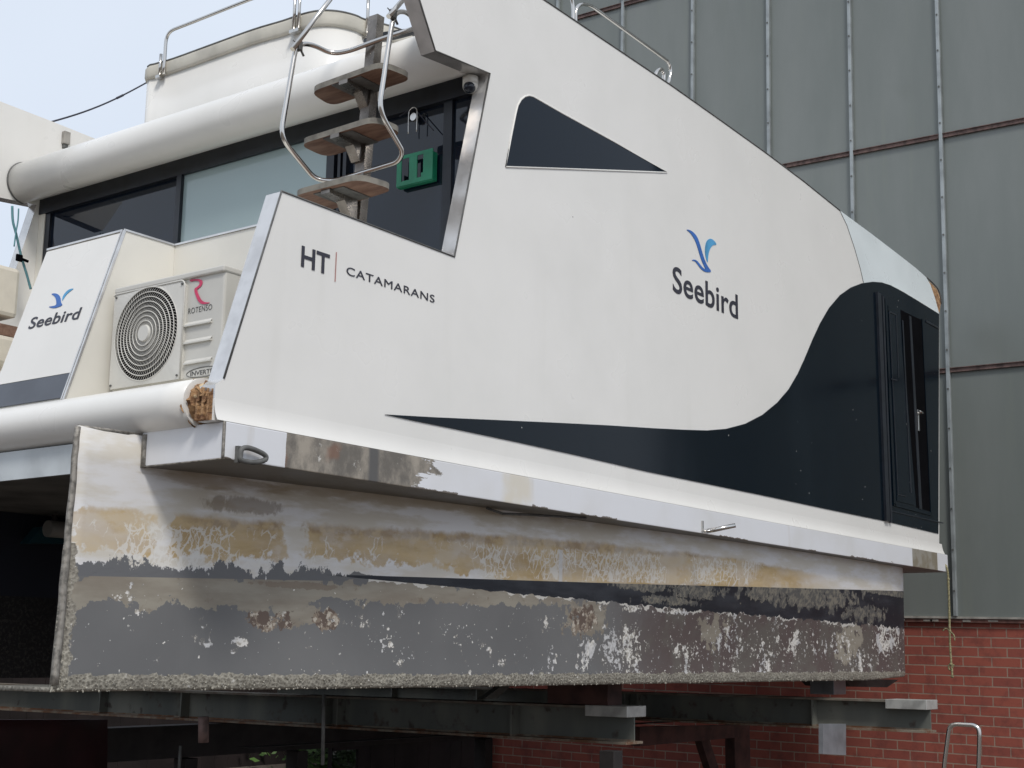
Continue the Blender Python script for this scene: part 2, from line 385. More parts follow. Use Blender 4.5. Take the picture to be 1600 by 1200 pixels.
BACKW = simple('dark light-blocking boards', (.022, .015, .015), .8, 0, .3, 2)  # near-black boards of the added light-blocking wall

# ------------------------------------------------------------------ objects
ROOTS_BOAT = []
def thing(name, label, cat, loc=(0, 0, 0), group=None, boat=True, kind=None):
    o = bpy.data.objects.new(name, None); COL.objects.link(o); o.location = loc; o.empty_display_size = .1
    o['label'] = label; o['category'] = cat
    if group: o['group'] = group
    if kind: o['kind'] = kind
    if boat: ROOTS_BOAT.append(o)
    return o
def orig(p):
    v = Vector((0, 0, 0))
    while p is not None: v += Vector(p.location); p = p.parent
    return v
def link(name, me, mat, parent, smooth=False, label=None):
    o = bpy.data.objects.new(name, me); COL.objects.link(o)
    if parent is not None:
        off = orig(parent); me.transform(Matrix.Translation(-off)); o.parent = parent
    mats = mat if isinstance(mat, (list, tuple)) else [mat]
    for x in mats: me.materials.append(x)
    if smooth: me.polygons.foreach_set('use_smooth', [True]*len(me.polygons))
    if label: o['label'] = label
    return o
def bmo(name, bm, mat, parent, smooth=False, label=None):
    bmesh.ops.recalc_face_normals(bm, faces=bm.faces)
    me = bpy.data.meshes.new(name); bm.to_mesh(me); bm.free()
    return link(name, me, mat, parent, smooth, label)
def top(o, label, cat, group=None, kind=None, boat=True):
    if kind: o['kind'] = kind
    if label: o['label'] = label
    if cat: o['category'] = cat
    if group: o['group'] = group
    if boat: ROOTS_BOAT.append(o)
    return o
def box(bm, a, b, mi=0, bev=0.0):
    a = Vector(a); b = Vector(b)
    r = bmesh.ops.create_cube(bm, size=1.0, matrix=Matrix.Translation((a+b)/2) @ Matrix.Diagonal((*[abs(b[i]-a[i]) for i in range(3)], 1)))
    fs = set(f for v in r['verts'] for f in v.link_faces)
    for f in fs: f.material_index = mi
    if bev:
        es = list(set(e for v in r['verts'] for e in v.link_edges))
        bmesh.ops.bevel(bm, geom=es, offset=bev, segments=2, affect='EDGES', profile=.5)
def obox(bm, o, ex, ey, ez, mi=0):
    "box from corner o with three edge vectors"
    o, ex, ey, ez = map(Vector, (o, ex, ey, ez))
    vs = [bm.verts.new(o+ex*i+ey*j+ez*k) for k in (0, 1) for j in (0, 1) for i in (0, 1)]
    for q in ((0, 1, 3, 2), (4, 6, 7, 5), (0, 4, 5, 1), (2, 3, 7, 6), (0, 2, 6, 4), (1, 5, 7, 3)):
        f = bm.faces.new([vs[i] for i in q]); f.material_index = mi
def prism(bm, pts, d, mi=0, mside=None):
    "solid from an outline (3D points) pushed along vector d"
    d = Vector(d); n = len(pts)
    A = [bm.verts.new(Vector(p)) for p in pts]; B = [bm.verts.new(Vector(p)+d) for p in pts]
    f1 = bm.faces.new(A); f2 = bm.faces.new(list(reversed(B))); f1.material_index = f2.material_index = mi
    for i in range(n):
        f = bm.faces.new([A[i], A[(i+1) % n], B[(i+1) % n], B[i]]); f.material_index = mi if mside is None else mside
    f1.normal_update(); f2.normal_update()
    bmesh.ops.triangulate(bm, faces=[f1, f2])
def catmull(pts, k=6, closed=False):
    P = [Vector(p) for p in pts]; n = len(P); o = []
    rng = n if closed else n-1
    for i in range(rng):
        p0 = P[(i-1) % n] if closed or i > 0 else P[0]; p1 = P[i]; p2 = P[(i+1) % n]
        p3 = P[(i+2) % n] if closed or i+2 < n else P[-1]
        for j in range(k):
            t = j/k
            o.append(.5*((2*p1)+(-p0+p2)*t+(2*p0-5*p1+4*p2-p3)*t*t+(-p0+3*p1-3*p2+p3)*t**3))
    if not closed: o.append(P[-1])
    return o
def fillet(pts, r, k=6):
    P = [Vector(p) for p in pts]; o = [P[0]]
    for i in range(1, len(P)-1):
        a = P[i-1]-P[i]; b = P[i+1]-P[i]
        rr = min(r, a.length*.49, b.length*.49)
        p = P[i]+a.normalized()*rr; q = P[i]+b.normalized()*rr
        for j in range(k+1):
            t = j/k; o.append(p*(1-t)**2+P[i]*2*t*(1-t)+q*t*t)
    o.append(P[-1]); return o
def tube(bm, pts, r, seg=12, mi=0, closed=False):
    P = [Vector(p) for p in pts]; n = len(P); rings = []
    t0 = (P[1]-P[0]).normalized(); u = t0.orthogonal().normalized(); 
    for i in range(n):
        if closed: t = (P[(i+1) % n]-P[i-1]).normalized()
        else: t = (P[min(i+1, n-1)]-P[max(i-1, 0)]).normalized()
        u = (u-t*u.dot(t)).normalized(); v = t.cross(u)
        rad = r[i] if isinstance(r, (list, tuple)) else r
        rings.append([bm.verts.new(P[i]+(u*math.cos(a)+v*math.sin(a))*rad) for a in [2*math.pi*k/seg for k in range(seg)]])
    for i in range(n if closed else n-1):
        A = rings[i]; B = rings[(i+1) % n]
        for k in range(seg):
            f = bm.faces.new([A[k], A[(k+1) % seg], B[(k+1) % seg], B[k]]); f.material_index = mi; f.smooth = True
    if not closed:
        for R_ in (rings[0], rings[-1]):
            f = bm.faces.new(R_); f.material_index = mi
def loft(bm, rows, mi=0, closed_u=False):
    V_ = [[bm.verts.new(Vector(p)) for p in r] for r in rows]
    for i in range(len(V_)-1):
        m_ = len(V_[i])
        for j in range(m_ if closed_u else m_-1):
            f = bm.faces.new([V_[i][j], V_[i][(j+1) % m_], V_[i+1][(j+1) % m_], V_[i+1][j]]); f.material_index = mi; f.smooth = True
    return V_
def B(): return bmesh.new()
def textmesh(s, origin, ux, uy, un, w, h, thick=.003, bold=0.0, shear=0.0, spacing=1.0, capbox=None):
    "text mesh scaled so that its bounding box is w by h, laid on the plane (origin, ux, uy)"
    cu = bpy.data.curves.new('t', 'FONT'); cu.body = s; cu.offset = bold; cu.shear = shear; cu.space_character = spacing
    cu.extrude = .01; cu.resolution_u = 6
    o = bpy.data.objects.new('t', cu); COL.objects.link(o)
    dg = bpy.context.evaluated_depsgraph_get(); me = bpy.data.meshes.new_from_object(o.evaluated_get(dg))
    bpy.data.objects.remove(o); bpy.data.curves.remove(cu)
    xs = [v.co.x for v in me.vertices]; ys = [v.co.y for v in me.vertices]
    x0, x1, y0, y1 = min(xs), max(xs), min(ys), max(ys)
    origin, ux, uy, un = Vector(origin), Vector(ux).normalized(), Vector(uy).normalized(), Vector(un).normalized()
    for v in me.vertices:
        a, b, c = v.co
        v.co = origin + ux*((a-x0)/(x1-x0)*w) + uy*((b-y0)/(y1-y0)*h) + un*((c+.01)/.02*thick)
    return me
def chaikin(pts, it=2):
    P = [Vector(p) for p in pts]
    for _ in range(it):
        Q = []
        for i in range(len(P)):
            a = P[i]; b = P[(i+1) % len(P)]; Q += [a*.75+b*.25, a*.25+b*.75]
        P = Q
    return P

# =================================================================== ground
bm = B()
bmesh.ops.create_grid(bm, x_segments=4, y_segments=4, size=600, matrix=Matrix.Translation((0, 0, -2.55)))
top(bmo('ground', bm, YARD, None), None, None, kind='structure', boat=False)

# =================================================================== shed building (plumb; world frame)
def W3(p): return R3 @ Vector(p)
WX = 11.3
seamY = [ (R3@at(1480, 480, 0, WX)).y ]
SY = (R3@at(1480, 480, 0, WX)).y; SP = 1.062*(WX-CAM.x)/(10.5-CAM.x)
seams = [SY+SP*i for i in range(-4, 7)]
YL = seams[-1]; YR = seams[0]
zsill = (R3@at(1500, 966, 0, WX)).z
purz = [(R3@at(1530, 575.5, 0, WX)).z, (R3@at(1412, 225.5, 0, WX)).z]
purz.append(purz[1]+(purz[1]-purz[0])); purz.append(purz[2]+(purz[1]-purz[0]))
shed = thing('industrial_building', 'tall workshop with grey-green sheet cladding above a red brick base, behind the boat', 'building', (WX, 0, -2.55), boat=False)
bm = B(); box(bm, (WX+.03, YR, -2.55), (WX+.33, YL, zsill-.05)); box(bm, (WX+.33, YL-.30, -2.55), (WX+14, YL-.001, zsill-.05))
bmo('brick_wall', bm, BRICK, shed)
bm = B(); box(bm, (WX-.03, YR, zsill-.005), (WX+.3, YL, zsill+.018), 1); box(bm, (WX-.015, YR, zsill-.047), (WX+.3, YL, zsill-.006), 0)
for i in range(26):
    y = YR+random.random()*(YL-YR); l = random.uniform(.02, .12)
    box(bm, (WX-.0185, y, zsill-.040+random.random()*.008), (WX-.0149, y+l, zsill-.020+random.random()*.012), 1)
bmo('sill', bm, [FLASH, SILL], shed)
rows = [zsill+.018]+purz+[purz[-1]+2.6]
for r in range(len(rows)-1):
    for c in range(len(seams)-1):
        bm = B(); t = random.uniform(-.004, .004)
        box(bm, (WX, seams[c]+.004, rows[r]), (WX+.04, seams[c+1]-.004, rows[r+1]-.002))
        for v in bm.verts: v.co.x += t if v.co.z > (rows[r]+rows[r+1])/2 else -t
        bmo('cladding_panel', bm, CLAD, shed)
for pz in purz:
    bm = B(); box(bm, (WX-.035, YR, pz-.022), (WX+.005, YL, pz+.022)); box(bm, (WX-.05, YR, pz+.022), (WX+.0, YL, pz+.03))
    bmo('horizontal_rail', bm, PURL, shed)
for sy in seams:
    bm = B(); box(bm, (WX-.055, sy-.021, zsill+.02), (WX-.034+.03, sy+.021, rows[-1]), 0, .004)
    z = zsill+.3
    while z < rows[-1]:
        bmesh.ops.create_cone(bm, cap_ends=True, segments=8, radius1=.012, radius2=.012, depth=.012, matrix=Matrix.Translation((WX-.06, sy, z)) @ Matrix.Rotation(math.pi/2, 4, 'Y')); z += .46
        for f in bm.faces[-10:]: f.material_index = 1
    bmo('seam_strip', bm, [STRIP, GASKET], shed)
bm = B(); box(bm, (WX+.04, YL-.04, zsill), (WX+14, YL, rows[-1])); bmo('side_cladding', bm, CLAD, shed)
bm = B(); box(bm, (WX-.2, YR, rows[-1]), (WX+14, YL+.1, rows[-1]+.2)); bmo('roof', bm, PURL, shed)

# =================================================================== houseboat
W = 4.74
boat = thing('houseboat', 'white catamaran houseboat with navy swoosh and peeling hull, raised on a trolley', 'boat')
# side walls (wings) with the stern opening
ap = [at(628, -90, 1, 0), at(705, -102, 1, 0)]
side = [Vector((-.05, 0, .285)), Vector((-.05, 0, .35)), Vector((0.0, 0, .385)), Vector((.32, 0, 1.41)), Vector((1.733, 0, 1.403)), Vector((2.048, 0, 2.665)), at(680, 80, 1, 0), at(655, 0, 1, 0)] + ap
topc = [at(x, y, 1, 0) for x, y in ((780, -50), (850, 0), (945, 64), (1049, 134), (1124, 187), (1195, 238), (1255, 283), (1312, 329))]
seamc = [at(x, y, 1, 0) for x, y in ((1323, 352), (1335, 388), (1344, 420), (1349, 442))]
# whole lower part continues forward under the navy panel
front = [at(1385, 444, 1, 0), at(1410, 455, 1, 0), at(1467.6, 490, 1, 0), Vector((at(1467, 836, 1, 0).x, 0, .285))]
outline = side+topc+seamc+front
for s, y0, dy in ((1, 0.0, .11), (-1, W, -.11)):
    bm = B()
    prism(bm, [Vector((p.x, y0, p.z)) for p in outline], (0, dy, 0), 0, 1)
    bmesh.ops.recalc_face_normals(bm, faces=bm.faces)
    bmo('side_wall', bm, [WHITE, ALU], boat)
# flared skirt where the wall meets the rub rail
for y0, s in ((0.0, 1), (W, -1)):
    prof = [(.0, .285), (-.001, .27), (-.003, .25), (-.007, .23), (-.013, .21), (-.021, .192), (-.028, .179)]
    bm = B(); loft(bm, [[(x, y0+s*y, z) for (y, z) in prof] for x in (-.052, 0, 3, 6, 9, 9.80, 9.86)])
    bmo('wall_skirt', bm, WHITE, boat)
    bm = B(); box(bm, (-.05, min(y0+s*.002, y0+s*.108), .179), (9.85, max(y0+s*.002, y0+s*.108), .284)); bmo('wall_foot', bm, WHITE, boat)
# gasket lines round the wall edges
bm = B()
for seq in (side[2:9], topc):
    tube(bm, [p+Vector((0, -.001, .002)) for p in seq], .006, 6)
bmo('edge_trim', bm, GASKET, boat)
bm = B(); tube(bm, [p+Vector((0, -.001, 0)) for p in [topc[-1]]+seamc], .0035, 6); bmo('panel_seam', bm, GASKET, boat)
# raked nose panel, its paler sky tint painted in
def lean(px, py): return onp(px, py, (0, 1, -.13), -.13*2.62)
npts = [lean(x, y) for x, y in ((1312.5, 329), (1360, 364), (1407, 400), (1430, 418), (1447, 433), (1454, 445), (1461, 466), (1467.5, 490), (1440, 473), (1412, 456), (1392, 445.5), (1378, 441), (1364, 440), (1350, 442), (1344, 420), (1335, 388), (1323, 352))]
bm = B(); prism(bm, npts, (0, .08, 0)); bmo('nose_panel', bm, FACET, boat)
bm = B()
wp = [lean(x, y)+Vector((0, .02, 0)) for x, y in ((1447, 433), (1452, 437), (1460, 444), (1467, 452), (1471, 462), (1472.5, 475), (1471, 487), (1468, 491), (1461, 466), (1454, 445))]
prism(bm, wp, (0, .25, 0)); bmo('exposed_core', bm, WOODR, boat, label='torn brown wood core at the nose corner')
bm = B(); tube(bm, [lean(x, y)+Vector((0, .015, .005)) for x, y in ((1447, 432), (1452, 435.5), (1460, 443), (1467, 450.5), (1471.5, 461), (1473, 475))], .008, 6); bmo('nose_trim', bm, GASKET, boat)
# nose: raked front bulkhead closing the cabin
bm = B(); box(bm, (9.72, .12, .17), (9.80, W-.12, 2.6)); bmo('front_bulkhead', bm, WHITE, boat)
# navy swoosh
upc = [(602, 647.5), (680, 652), (760, 655.5), (860, 660), (950, 664.5), (1020, 669), (1070, 671.5), (1105, 672.5), (1135, 670), (1165, 662), (1192, 648), (1215, 629), (1233, 608), (1247, 584), (1258, 560), (1270, 531), (1282, 505), (1296, 481), (1313, 461), (1330, 449), (1347, 442.5), (1364, 440.5), (1378, 441.5), (1392, 446), (1412, 456.5), (1440, 473.5), (1467.5, 490.5)]
loc_ = [(1466.5, 834), (1382, 814), (1290, 795), (1204, 776.5), (1100, 755), (1012, 737), (900, 711), (800, 689), (700, 668), (650, 658)]
sw = [at(x, y, 1, -.006) for x, y in upc+loc_]
bm = B(); prism(bm, sw, (0, .005, 0)); bmo('navy_swoosh', bm, NAVY, boat, label='glossy navy panel sweeping up to the bow door')
# triangular side window
tri = [(790, 260.5), (799, 212), (806, 177), (809, 165), (814, 156), (820, 151), (826.5, 149.3), (833, 151), (880, 178), (960, 222), (1042, 269.5), (915, 265)]
bm = B(); prism(bm, [at(x, y, 1, -.004) for x, y in tri], (0, .0035, 0)); wo = bmo('side_window', bm, GLASST, boat)
bm = B(); tube(bm, [at(x, y, 1, -.002) for x, y in tri], .006, 6, closed=True); bmo('window_bead', bm, WHITE, wo)
# bow door on the side
def dpt(px, py, y): return at(px, py, 1, y)
dr = thing('bow_door', '', ''); 
ROOTS_BOAT.remove(dr); dr.parent = boat
for k_ in ('label', 'category'): del dr[k_]
def dquad(bm, px, y0, y1, mi=0):
    pts = [dpt(x, y, y0) for x, y in px]; prism(bm, pts, (0, y1-y0, 0), mi)
bm = B()
dquad(bm, [(1371.5, 456), (1377, 459), (1391, 815), (1385.5, 813.5)], -.03, -.0065); bmo('door_post', bm, DARKTRIM, dr)
bm = B(); dquad(bm, [(1379, 462), (1381.5, 463.5), (1394.5, 817), (1392, 816.5)], -.024, -.0065); bmo('door_post', bm, DARKTRIM, dr)
def zrect(bm, x0, x1, z0, z1, y0, y1, mi=0, bev=0): box(bm, (x0, y0, z0), (x1, y1, z1), mi, bev)
bm = B(); dquad(bm, [(1383, 468), (1442, 498), (1456, 806), (1398, 790)], -.0085, -.0062)
dquad(bm, [(1383, 466), (1386, 467), (1400, 791), (1397, 790)], -.016, -.0088); dquad(bm, [(1397, 786), (1456, 801), (1456, 806), (1398, 790.5)], -.016, -.0088); dquad(bm, [(1441, 498), (1443, 499), (1457, 806), (1455, 806)], -.016, -.0088)
bmo('door_frame', bm, NAVY, dr)
bm = B(); dquad(bm, [(1407, 484), (1440, 500), (1453.5, 799), (1432, 793)], -.0098, -.0087); bmo('doorway_shade', bm, BLACK, dr)  # flat black plate stands in for the shade inside the doorway
bm = B(); dquad(bm, [(1388, 477), (1404, 485), (1430, 790), (1402, 783)], -.0135, -.0087); lf = bmo('door_leaf', bm, NAVY, dr)
for ln in ([(1389.5, 487), (1390.3, 487), (1404, 770), (1403, 770)], [(1390, 486), (1400, 490.5), (1400, 492.5), (1390, 488)], [(1400, 491), (1401, 491.5), (1405, 590), (1404, 590)], [(1403, 771), (1416, 774.5), (1416, 776), (1403, 773)], [(1393, 591), (1402, 593.5), (1402, 595), (1393, 593)], [(1410, 500), (1411.5, 501), (1425, 770), (1423, 770)]):
    bm = B(); dquad(bm, ln, -.018, -.0137); bmo('moulding', bm, DARKTRIM, lf)
bm = B(); dquad(bm, [(1421, 493), (1424, 495), (1441, 796), (1437, 795)], -.016, -.0100); bmo('sliding_stile', bm, DARKTRIM, dr)
bm = B(); a = dpt(1436, 640, -.03); b = dpt(1434, 672, -.03)
zrect(bm, a.x-.015, a.x+.02, b.z, a.z, -.024, -.0100, 0, .003); tube(bm, fillet([(a.x, -.02, a.z-.04), (a.x, -.07, a.z-.04), (a.x-.12, -.07, a.z-.035)], .02), .010, 8)
hd = bmo('door_handle', bm, STEEL, dr)
bm = B(); zrect(bm, 9.66, 10.04, 2.60, 2.62, -.014, -.0066); bmo('panel_joint', bm, DARKTRIM, dr)
bm = B(); zrect(bm, 8.46, 9.9, .50, .51, -.012, -.0066); bmo('panel_joint', bm, DARKTRIM, dr)

# deck slab, rub rails, stern beam
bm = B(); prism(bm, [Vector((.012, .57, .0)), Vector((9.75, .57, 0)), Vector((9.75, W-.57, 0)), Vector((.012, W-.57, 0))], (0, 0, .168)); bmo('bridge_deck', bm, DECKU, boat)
YR0 = -.03
for s, yo, yi in ((1, YR0, .57), (-1, W-YR0, W-.57)):
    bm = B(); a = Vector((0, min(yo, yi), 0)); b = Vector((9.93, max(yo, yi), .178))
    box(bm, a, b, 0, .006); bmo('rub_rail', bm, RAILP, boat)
bm = B(); box(bm, (-.004, .66, .002), (.0115, W-.66, .158)); bmo('stern_beam', bm, STERNB, boat)
# weld beads at the corner and the rail end
bm = B(); tube(bm, [(0-.004, YR0+.004, z/10*.178) for z in range(0, 11)], .008, 8)
tube(bm, [(.0, .548, -.005), (-.002, .548, .05), (-.001, .549, .1), (-.001, .549, .16)], .015, 8)
tube(bm, [(0, YR0, .001), (0, .3, 0.0), (0, .55, .0)], .004, 6)
bmo('weld_bead', bm, WELD, boat)
# mooring fittings on the rail
p = at(384, 711, 1, YR0)
bm = B(); lk = [(p.x-.06, YR0-.028, p.z-.012), (p.x-.052, YR0-.030, p.z+.022), (p.x, YR0-.030, p.z+.030), (p.x+.09, YR0-.030, p.z+.012), (p.x+.10, YR0-.030, p.z-.012), (p.x+.03, YR0-.030, p.z-.034), (p.x-.05, YR0-.030, p.z-.034)]
tube(bm, catmull(lk, 5, True), .013, 8, closed=True)
box(bm, (p.x-.07, YR0-.02, p.z-.045), (p.x-.045, YR0+.002, p.z+.035)); bmo('mooring_eye', bm, GASKET, boat)
p = at(1106, 826, 1, YR0)
bm = B(); tube(bm, [(p.x-.03, YR0-.015, p.z-.02), (p.x-.03, YR0-.085, p.z-.012), (p.x+.05, YR0-.20, p.z+.02)], .017, 10)
tube(bm, [(p.x-.09, YR0-.012, p.z-.03), (p.x-.06, YR0-.05, p.z-.02), (p.x-.02, YR0-.06, p.z-.012)], .008, 8); box(bm, (p.x-.10, YR0-.012, p.z-.03), (p.x-.085, YR0+.001, p.z+.05)); bmo('mooring_pin', bm, STEEL, boat)
p = at(805, 799, 1, .3)
bm = B(); tube(bm, [(2.35, .20, -.010), (2.5, .19, -.032), (2.7, .15, -.022), (3.2, .03, -.008)], .008, 6); bmo('underside_pipe', bm, GASKET, boat)

# hulls
YH = .56
def hull():
    # outer face: distance of the top and the keel edge from the wall plane, along the length (it flares out forward)
    tb = [(-.385, .56, .585), (0.0, .558, .575), (.35, .485, .55), (1.0, .405, .45), (1.55, .33, .40), (2.5, .245, .355), (3.4, .20, .335), (4.2, .16, .33), (5.1, .115, .32), (6.5, .09, .285),
          (8.0, .088, .24), (8.7, .095, .235), (9.05, .13, .26), (9.2, .20, .32), (9.25, .38, .45), (9.25, .9, .9)]
    pl = [(p.x, p.y, p.z) for p in catmull([Vector(t) for t in tb], 4)]
    bm = B(); zs = [.155, .0, -.15, -.3, -.45, -.6, -.75, -.9, -1.0, -1.07, -1.084, -1.086]
    rows_ = []
    for z in zs:
        stern = -.385 - .027*(.13-z)/1.2; row = []
        for i, (x, yt, yb) in enumerate(pl):
            k = min(1, max(0, -z/1.08)); k = k*k*(3-2*k)
            y = yt+(yb-yt)*k + (.012 if z < -1.08 else 0) + (.5 if z < -1.085 else 0)
            zz = z+(.030*max(0, (x-8.3))/.9 if z < -.9 else 0)
            row.append((stern if i == 0 else x+.30*k*min(1, max(0, (x-7.6)/1.6)), y, zz))
        rows_.append(row)
    loft(bm, rows_)
    return bm, pl
bm, pl = hull()
# thickness of plate and the inner body of the near hull
me_o = bmo('hull_side', bm, HULL, boat)
sol = me_o.modifiers.new('thick', 'SOLIDIFY'); sol.thickness = .022; sol.offset = -1 if sum(p_.normal.y for p_ in me_o.data.polygons) < 0 else 1
bm = B(); box(bm, (1.6, .66, -1.07), (9.1, 1.5, -.002)); bmo('hull_body', bm, HULLD, boat)
# aft edge bar of the plate and crusted lip, lumps of shell along the keel edge
bm = B(); pts = [(-.384-.027*(.13-z)/1.2, YH+.012, z) for z in [.15-.05*i for i in range(0, 26)]]
pts = [(x+random.uniform(-.003, .003), y, z) for x, y, z in pts if z > -1.08]
tube(bm, pts, [.017 if z > -.42 else .020 for (x, y, z) in pts], 7)
tube(bm, [(-.384, YH+.01, .15), (-.2, YH+.01, .156), (0, YH+.01, .156)], .010, 6)
bmo('edge_bar', bm, WELD, boat)
bm = B()
for i in range(650):
    x = -.40+random.random()**1.0*10.0; z = -1.083+random.random()**2*.075
    yy = YH
    if x > 9.1: continue
    for a, b in zip(pl, pl[1:]):
        if a[0] <= x <= b[0]: yy = a[2]+(b[2]-a[2])*(x-a[0])/max(1e-4, b[0]-a[0])
    if x > 8.3: z += .03*(x-8.3)/.9
    r = random.uniform(.002, .0062)
    bmesh.ops.create_icosphere(bm, subdivisions=1, radius=r, matrix=Matrix.Translation((x, yy-.004, z)) @ Matrix.Diagonal((random.uniform(.8, 1.6), .7, random.uniform(.7, 1.3), 1)))
for i in range(420):
    z = -.42-random.random()**.8*.66; x = -.400-.027*(.13-z)/1.2+.012+abs(random.gauss(0, .022))-.012; r = random.uniform(.002, .0062)
    bmesh.ops.create_icosphere(bm, subdivisions=1, radius=r, matrix=Matrix.Translation((x, YH+.012, z)) @ Matrix.Diagonal((1, .7, random.uniform(.8, 1.4), 1)))
bmo('shell_crust', bm, CRUST, boat)
# far hull
bm = B(); box(bm, (-.38, 3.2, -1.08), (9.6, W-YH, -.002)); bmo('hull_body', bm, HULLD, boat)
bm = B(); box(bm, (-.38, W-YH+.001, -1.08), (9.9, W-YH+.03, .0)); bmo('hull_side', bm, HULL, boat)
# pipe and strut under the bridge deck
bm = B(); a = at(74, 826, 1, 2.9); b = at(116, 829, 1, 2.9); tube(bm, [a, b+Vector((.3, 0, 0))], .055, 14); bmo('drain_pipe', bm, simple('grey pipe', (.16, .155, .14), .5), boat)
bm = B(); prism(bm, [at(x, y, 1, 3.15) for x, y in ((30, 850), (52, 824), (130, 818), (130, 850))], (0, -.1, 0)); bmo('keel_bracket', bm, simple('dark teal', (.006, .045, .06), .5), boat)
bm = B(); tube(bm, [at(87, 772, 1, 3.1), at(85, 815, 1, 3.1)], .02, 8); bmo('deck_strut', bm, DBEAM, boat)

# stern roll (rounded bulwark)
def roll(cx, cz, rx, rz, ya, yb, n=28, flat=.0):
    rows_ = []
    for y in [ya+(yb-ya)*i/24 for i in range(25)]:
        rows_.append([(cx+rx*math.cos(a), y, cz+rz*math.sin(a)) for a in [math.pi*2*k/n for k in range(n)]])
    return rows_
bm = B(); V_ = loft(bm, roll(.045, .288, .14, .125, .17, W-.12), 0, True); bm.faces.new(V_[0]); bm.faces.new(V_[-1])
bmo('stern_roll', bm, WHITE, boat)
bm = B()  # rotten end of the roll
rows_ = []
for i in range(15):
    y = .185-.163*i/14
    row = []
    for k in range(28):
        a = 2*math.pi*k/28; r = (.128 if i < 2 else .112)+random.uniform(-.013, .013)-(.02 if i % 4 == 1 else 0)
        row.append((.045+r*math.cos(a)*(1.0 if math.cos(a) > 0 else 1.08)+(0 if math.cos(a) > 0 else i*.0012), y+random.uniform(-.005, .005), .285+r*.93*math.sin(a)))
    rows_.append(row)
V_ = loft(bm, rows_, 0, True); bm.faces.new(V_[0]); bm.faces.new(V_[-1])
for f in bm.faces: f.smooth = False
for k in range(9):
    y = random.uniform(.02, .14); a = random.uniform(2.9, 4.2)
    c = Vector((.045+.12*math.cos(a), y, .285+.11*math.sin(a)))
    obox(bm, c, (random.uniform(.01, .02), random.uniform(-.01, .04), .01), (0, .012, 0), (random.uniform(-.02, .02), random.uniform(-.02, .02), random.uniform(.02, .05)))
for k in range(7):
    y = .012+k*.014; box(bm, (-.062+random.uniform(-.012, .012), y, .181), (.02, y+.012, .285+random.uniform(0, .06)))
bmo('exposed_core', bm, WOODR, boat, label='broken stern roll end showing rotten brown wood')
# stern corner block below the wing

# cockpit: floor box, locker with lettering, rear wall, alcove
RK = .32/1.025   # rake of the stern faces
def rx(z): return (z-.385)*RK
zt_ = 1.41
yb0 = onp(197, 359, (1, 0, -RK), -RK*.385).y; yb1 = onp(77, 388, (1, 0, -RK), -RK*.385).y
bm = B(); box(bm, (.06, .115, .17), (2.6, W-.115, .40)); bmo('cockpit_floor', bm, CREAM, boat)
XR = at(277, 384, 2, zt_).x
loc2 = thing('locker', '', ''); ROOTS_BOAT.remove(loc2); loc2.parent = boat
for k_ in ('label', 'category'): del loc2[k_]
bm = B(); prism(bm, [Vector((rx(.40), yb0, .401)), Vector((rx(zt_), yb0, zt_)), Vector((XR+.1, yb0, zt_)), Vector((XR+.1, yb0, .401))], (0, yb1-yb0, 0)); bmo('locker_body', bm, ALUW, loc2)
def raked(bm, y0, y1, z0, z1, t0, t1, mi=0):
    n = Vector((-1, 0, RK)).normalized()
    prism(bm, [Vector((rx(z), y, z))+n*t0 for y, z in ((y0, z0), (y1, z0), (y1, z1), (y0, z1))], n*(t1-t0), mi)
zs_ = onp(102, 585, (1, 0, -RK), -RK*.385).z
bm = B(); raked(bm, yb0+.025, yb1-.005, zs_, zt_-.012, .001, .010); bmo('locker_front', bm, WHITE, loc2)
bm = B(); raked(bm, yb0+.03, yb1-.005, .415, zs_-.003, .001, .010); bmo('kick_panel', bm, DGREY, loc2)
bm = B(); raked(bm, yb0-.006, yb0+.008, .401, zt_+.006, .001, .013); raked(bm, yb0+.012, yb0+.022, .401, zt_+.006, .001, .015); bmo('edge_trim', bm, ALU, loc2)
bm = B(); box(bm, (rx(zt_)-.012, yb0-.006, zt_+.001), (XR+.1, yb0+.012, zt_+.012)); obox(bm, (rx(zt_)-.012, yb0, zt_+.001), (.02, 0, 0), (0, yb1-yb0, 0), (0, 0, .011)); bmo('top_trim', bm, ALU, loc2)
# rear wall behind the air conditioner
bm = B(); box(bm, (XR, .115, .401), (XR+.08, yb0-.001, zt_)); bmo('rear_wall', bm, ALUW, boat)
bm = B(); box(bm, (XR-.008, .115, zt_+.001), (XR+.03, yb0-.008, zt_+.012)); bmo('wall_cap', bm, ALU, boat)
bm = B(); box(bm, (XR+.08, .115, .401), (2.1, yb1, zt_-.02)); bmo('engine_cover', bm, ALUW, boat)

# cabin back: glass wall
XG = 2.10
def gy(px, py): return at(px, py, 0, XG)
zh0 = gy(400, 243).z; zh1 = gy(400, 216).z+.02
yl = gy(81, 330).y; ym1 = gy(278, 330).y; ym2 = gy(285, 330).y; yc1 = gy(515, 250).y; yc2 = gy(545, 250).y
gw = thing('window_wall', '', ''); ROOTS_BOAT.remove(gw); gw.parent = boat
for k_ in ('label', 'category'): del gw[k_]
bm = B(); box(bm, (XG-.03, .115, zh0), (XG+.06, W-.115, zh1+.10)); bmo('window_header', bm, DARKTRIM, gw)
def pane(name, ya, yb, mat, dx=0, z1=None):
    bm = B(); box(bm, (XG+dx, min(ya, yb), .42), (XG+dx+.02, max(ya, yb), zh0-.001)); return bmo(name, bm, mat, gw)
pane('window_pane', yl, ym1, GLASS, .01)
pane('window_pane', ym2, yc1, GLASSL, .0)
pane('window_pane', yc2, .40, GLASS, .012)
pane('window_pane', .33, .115, GLASS, .012)
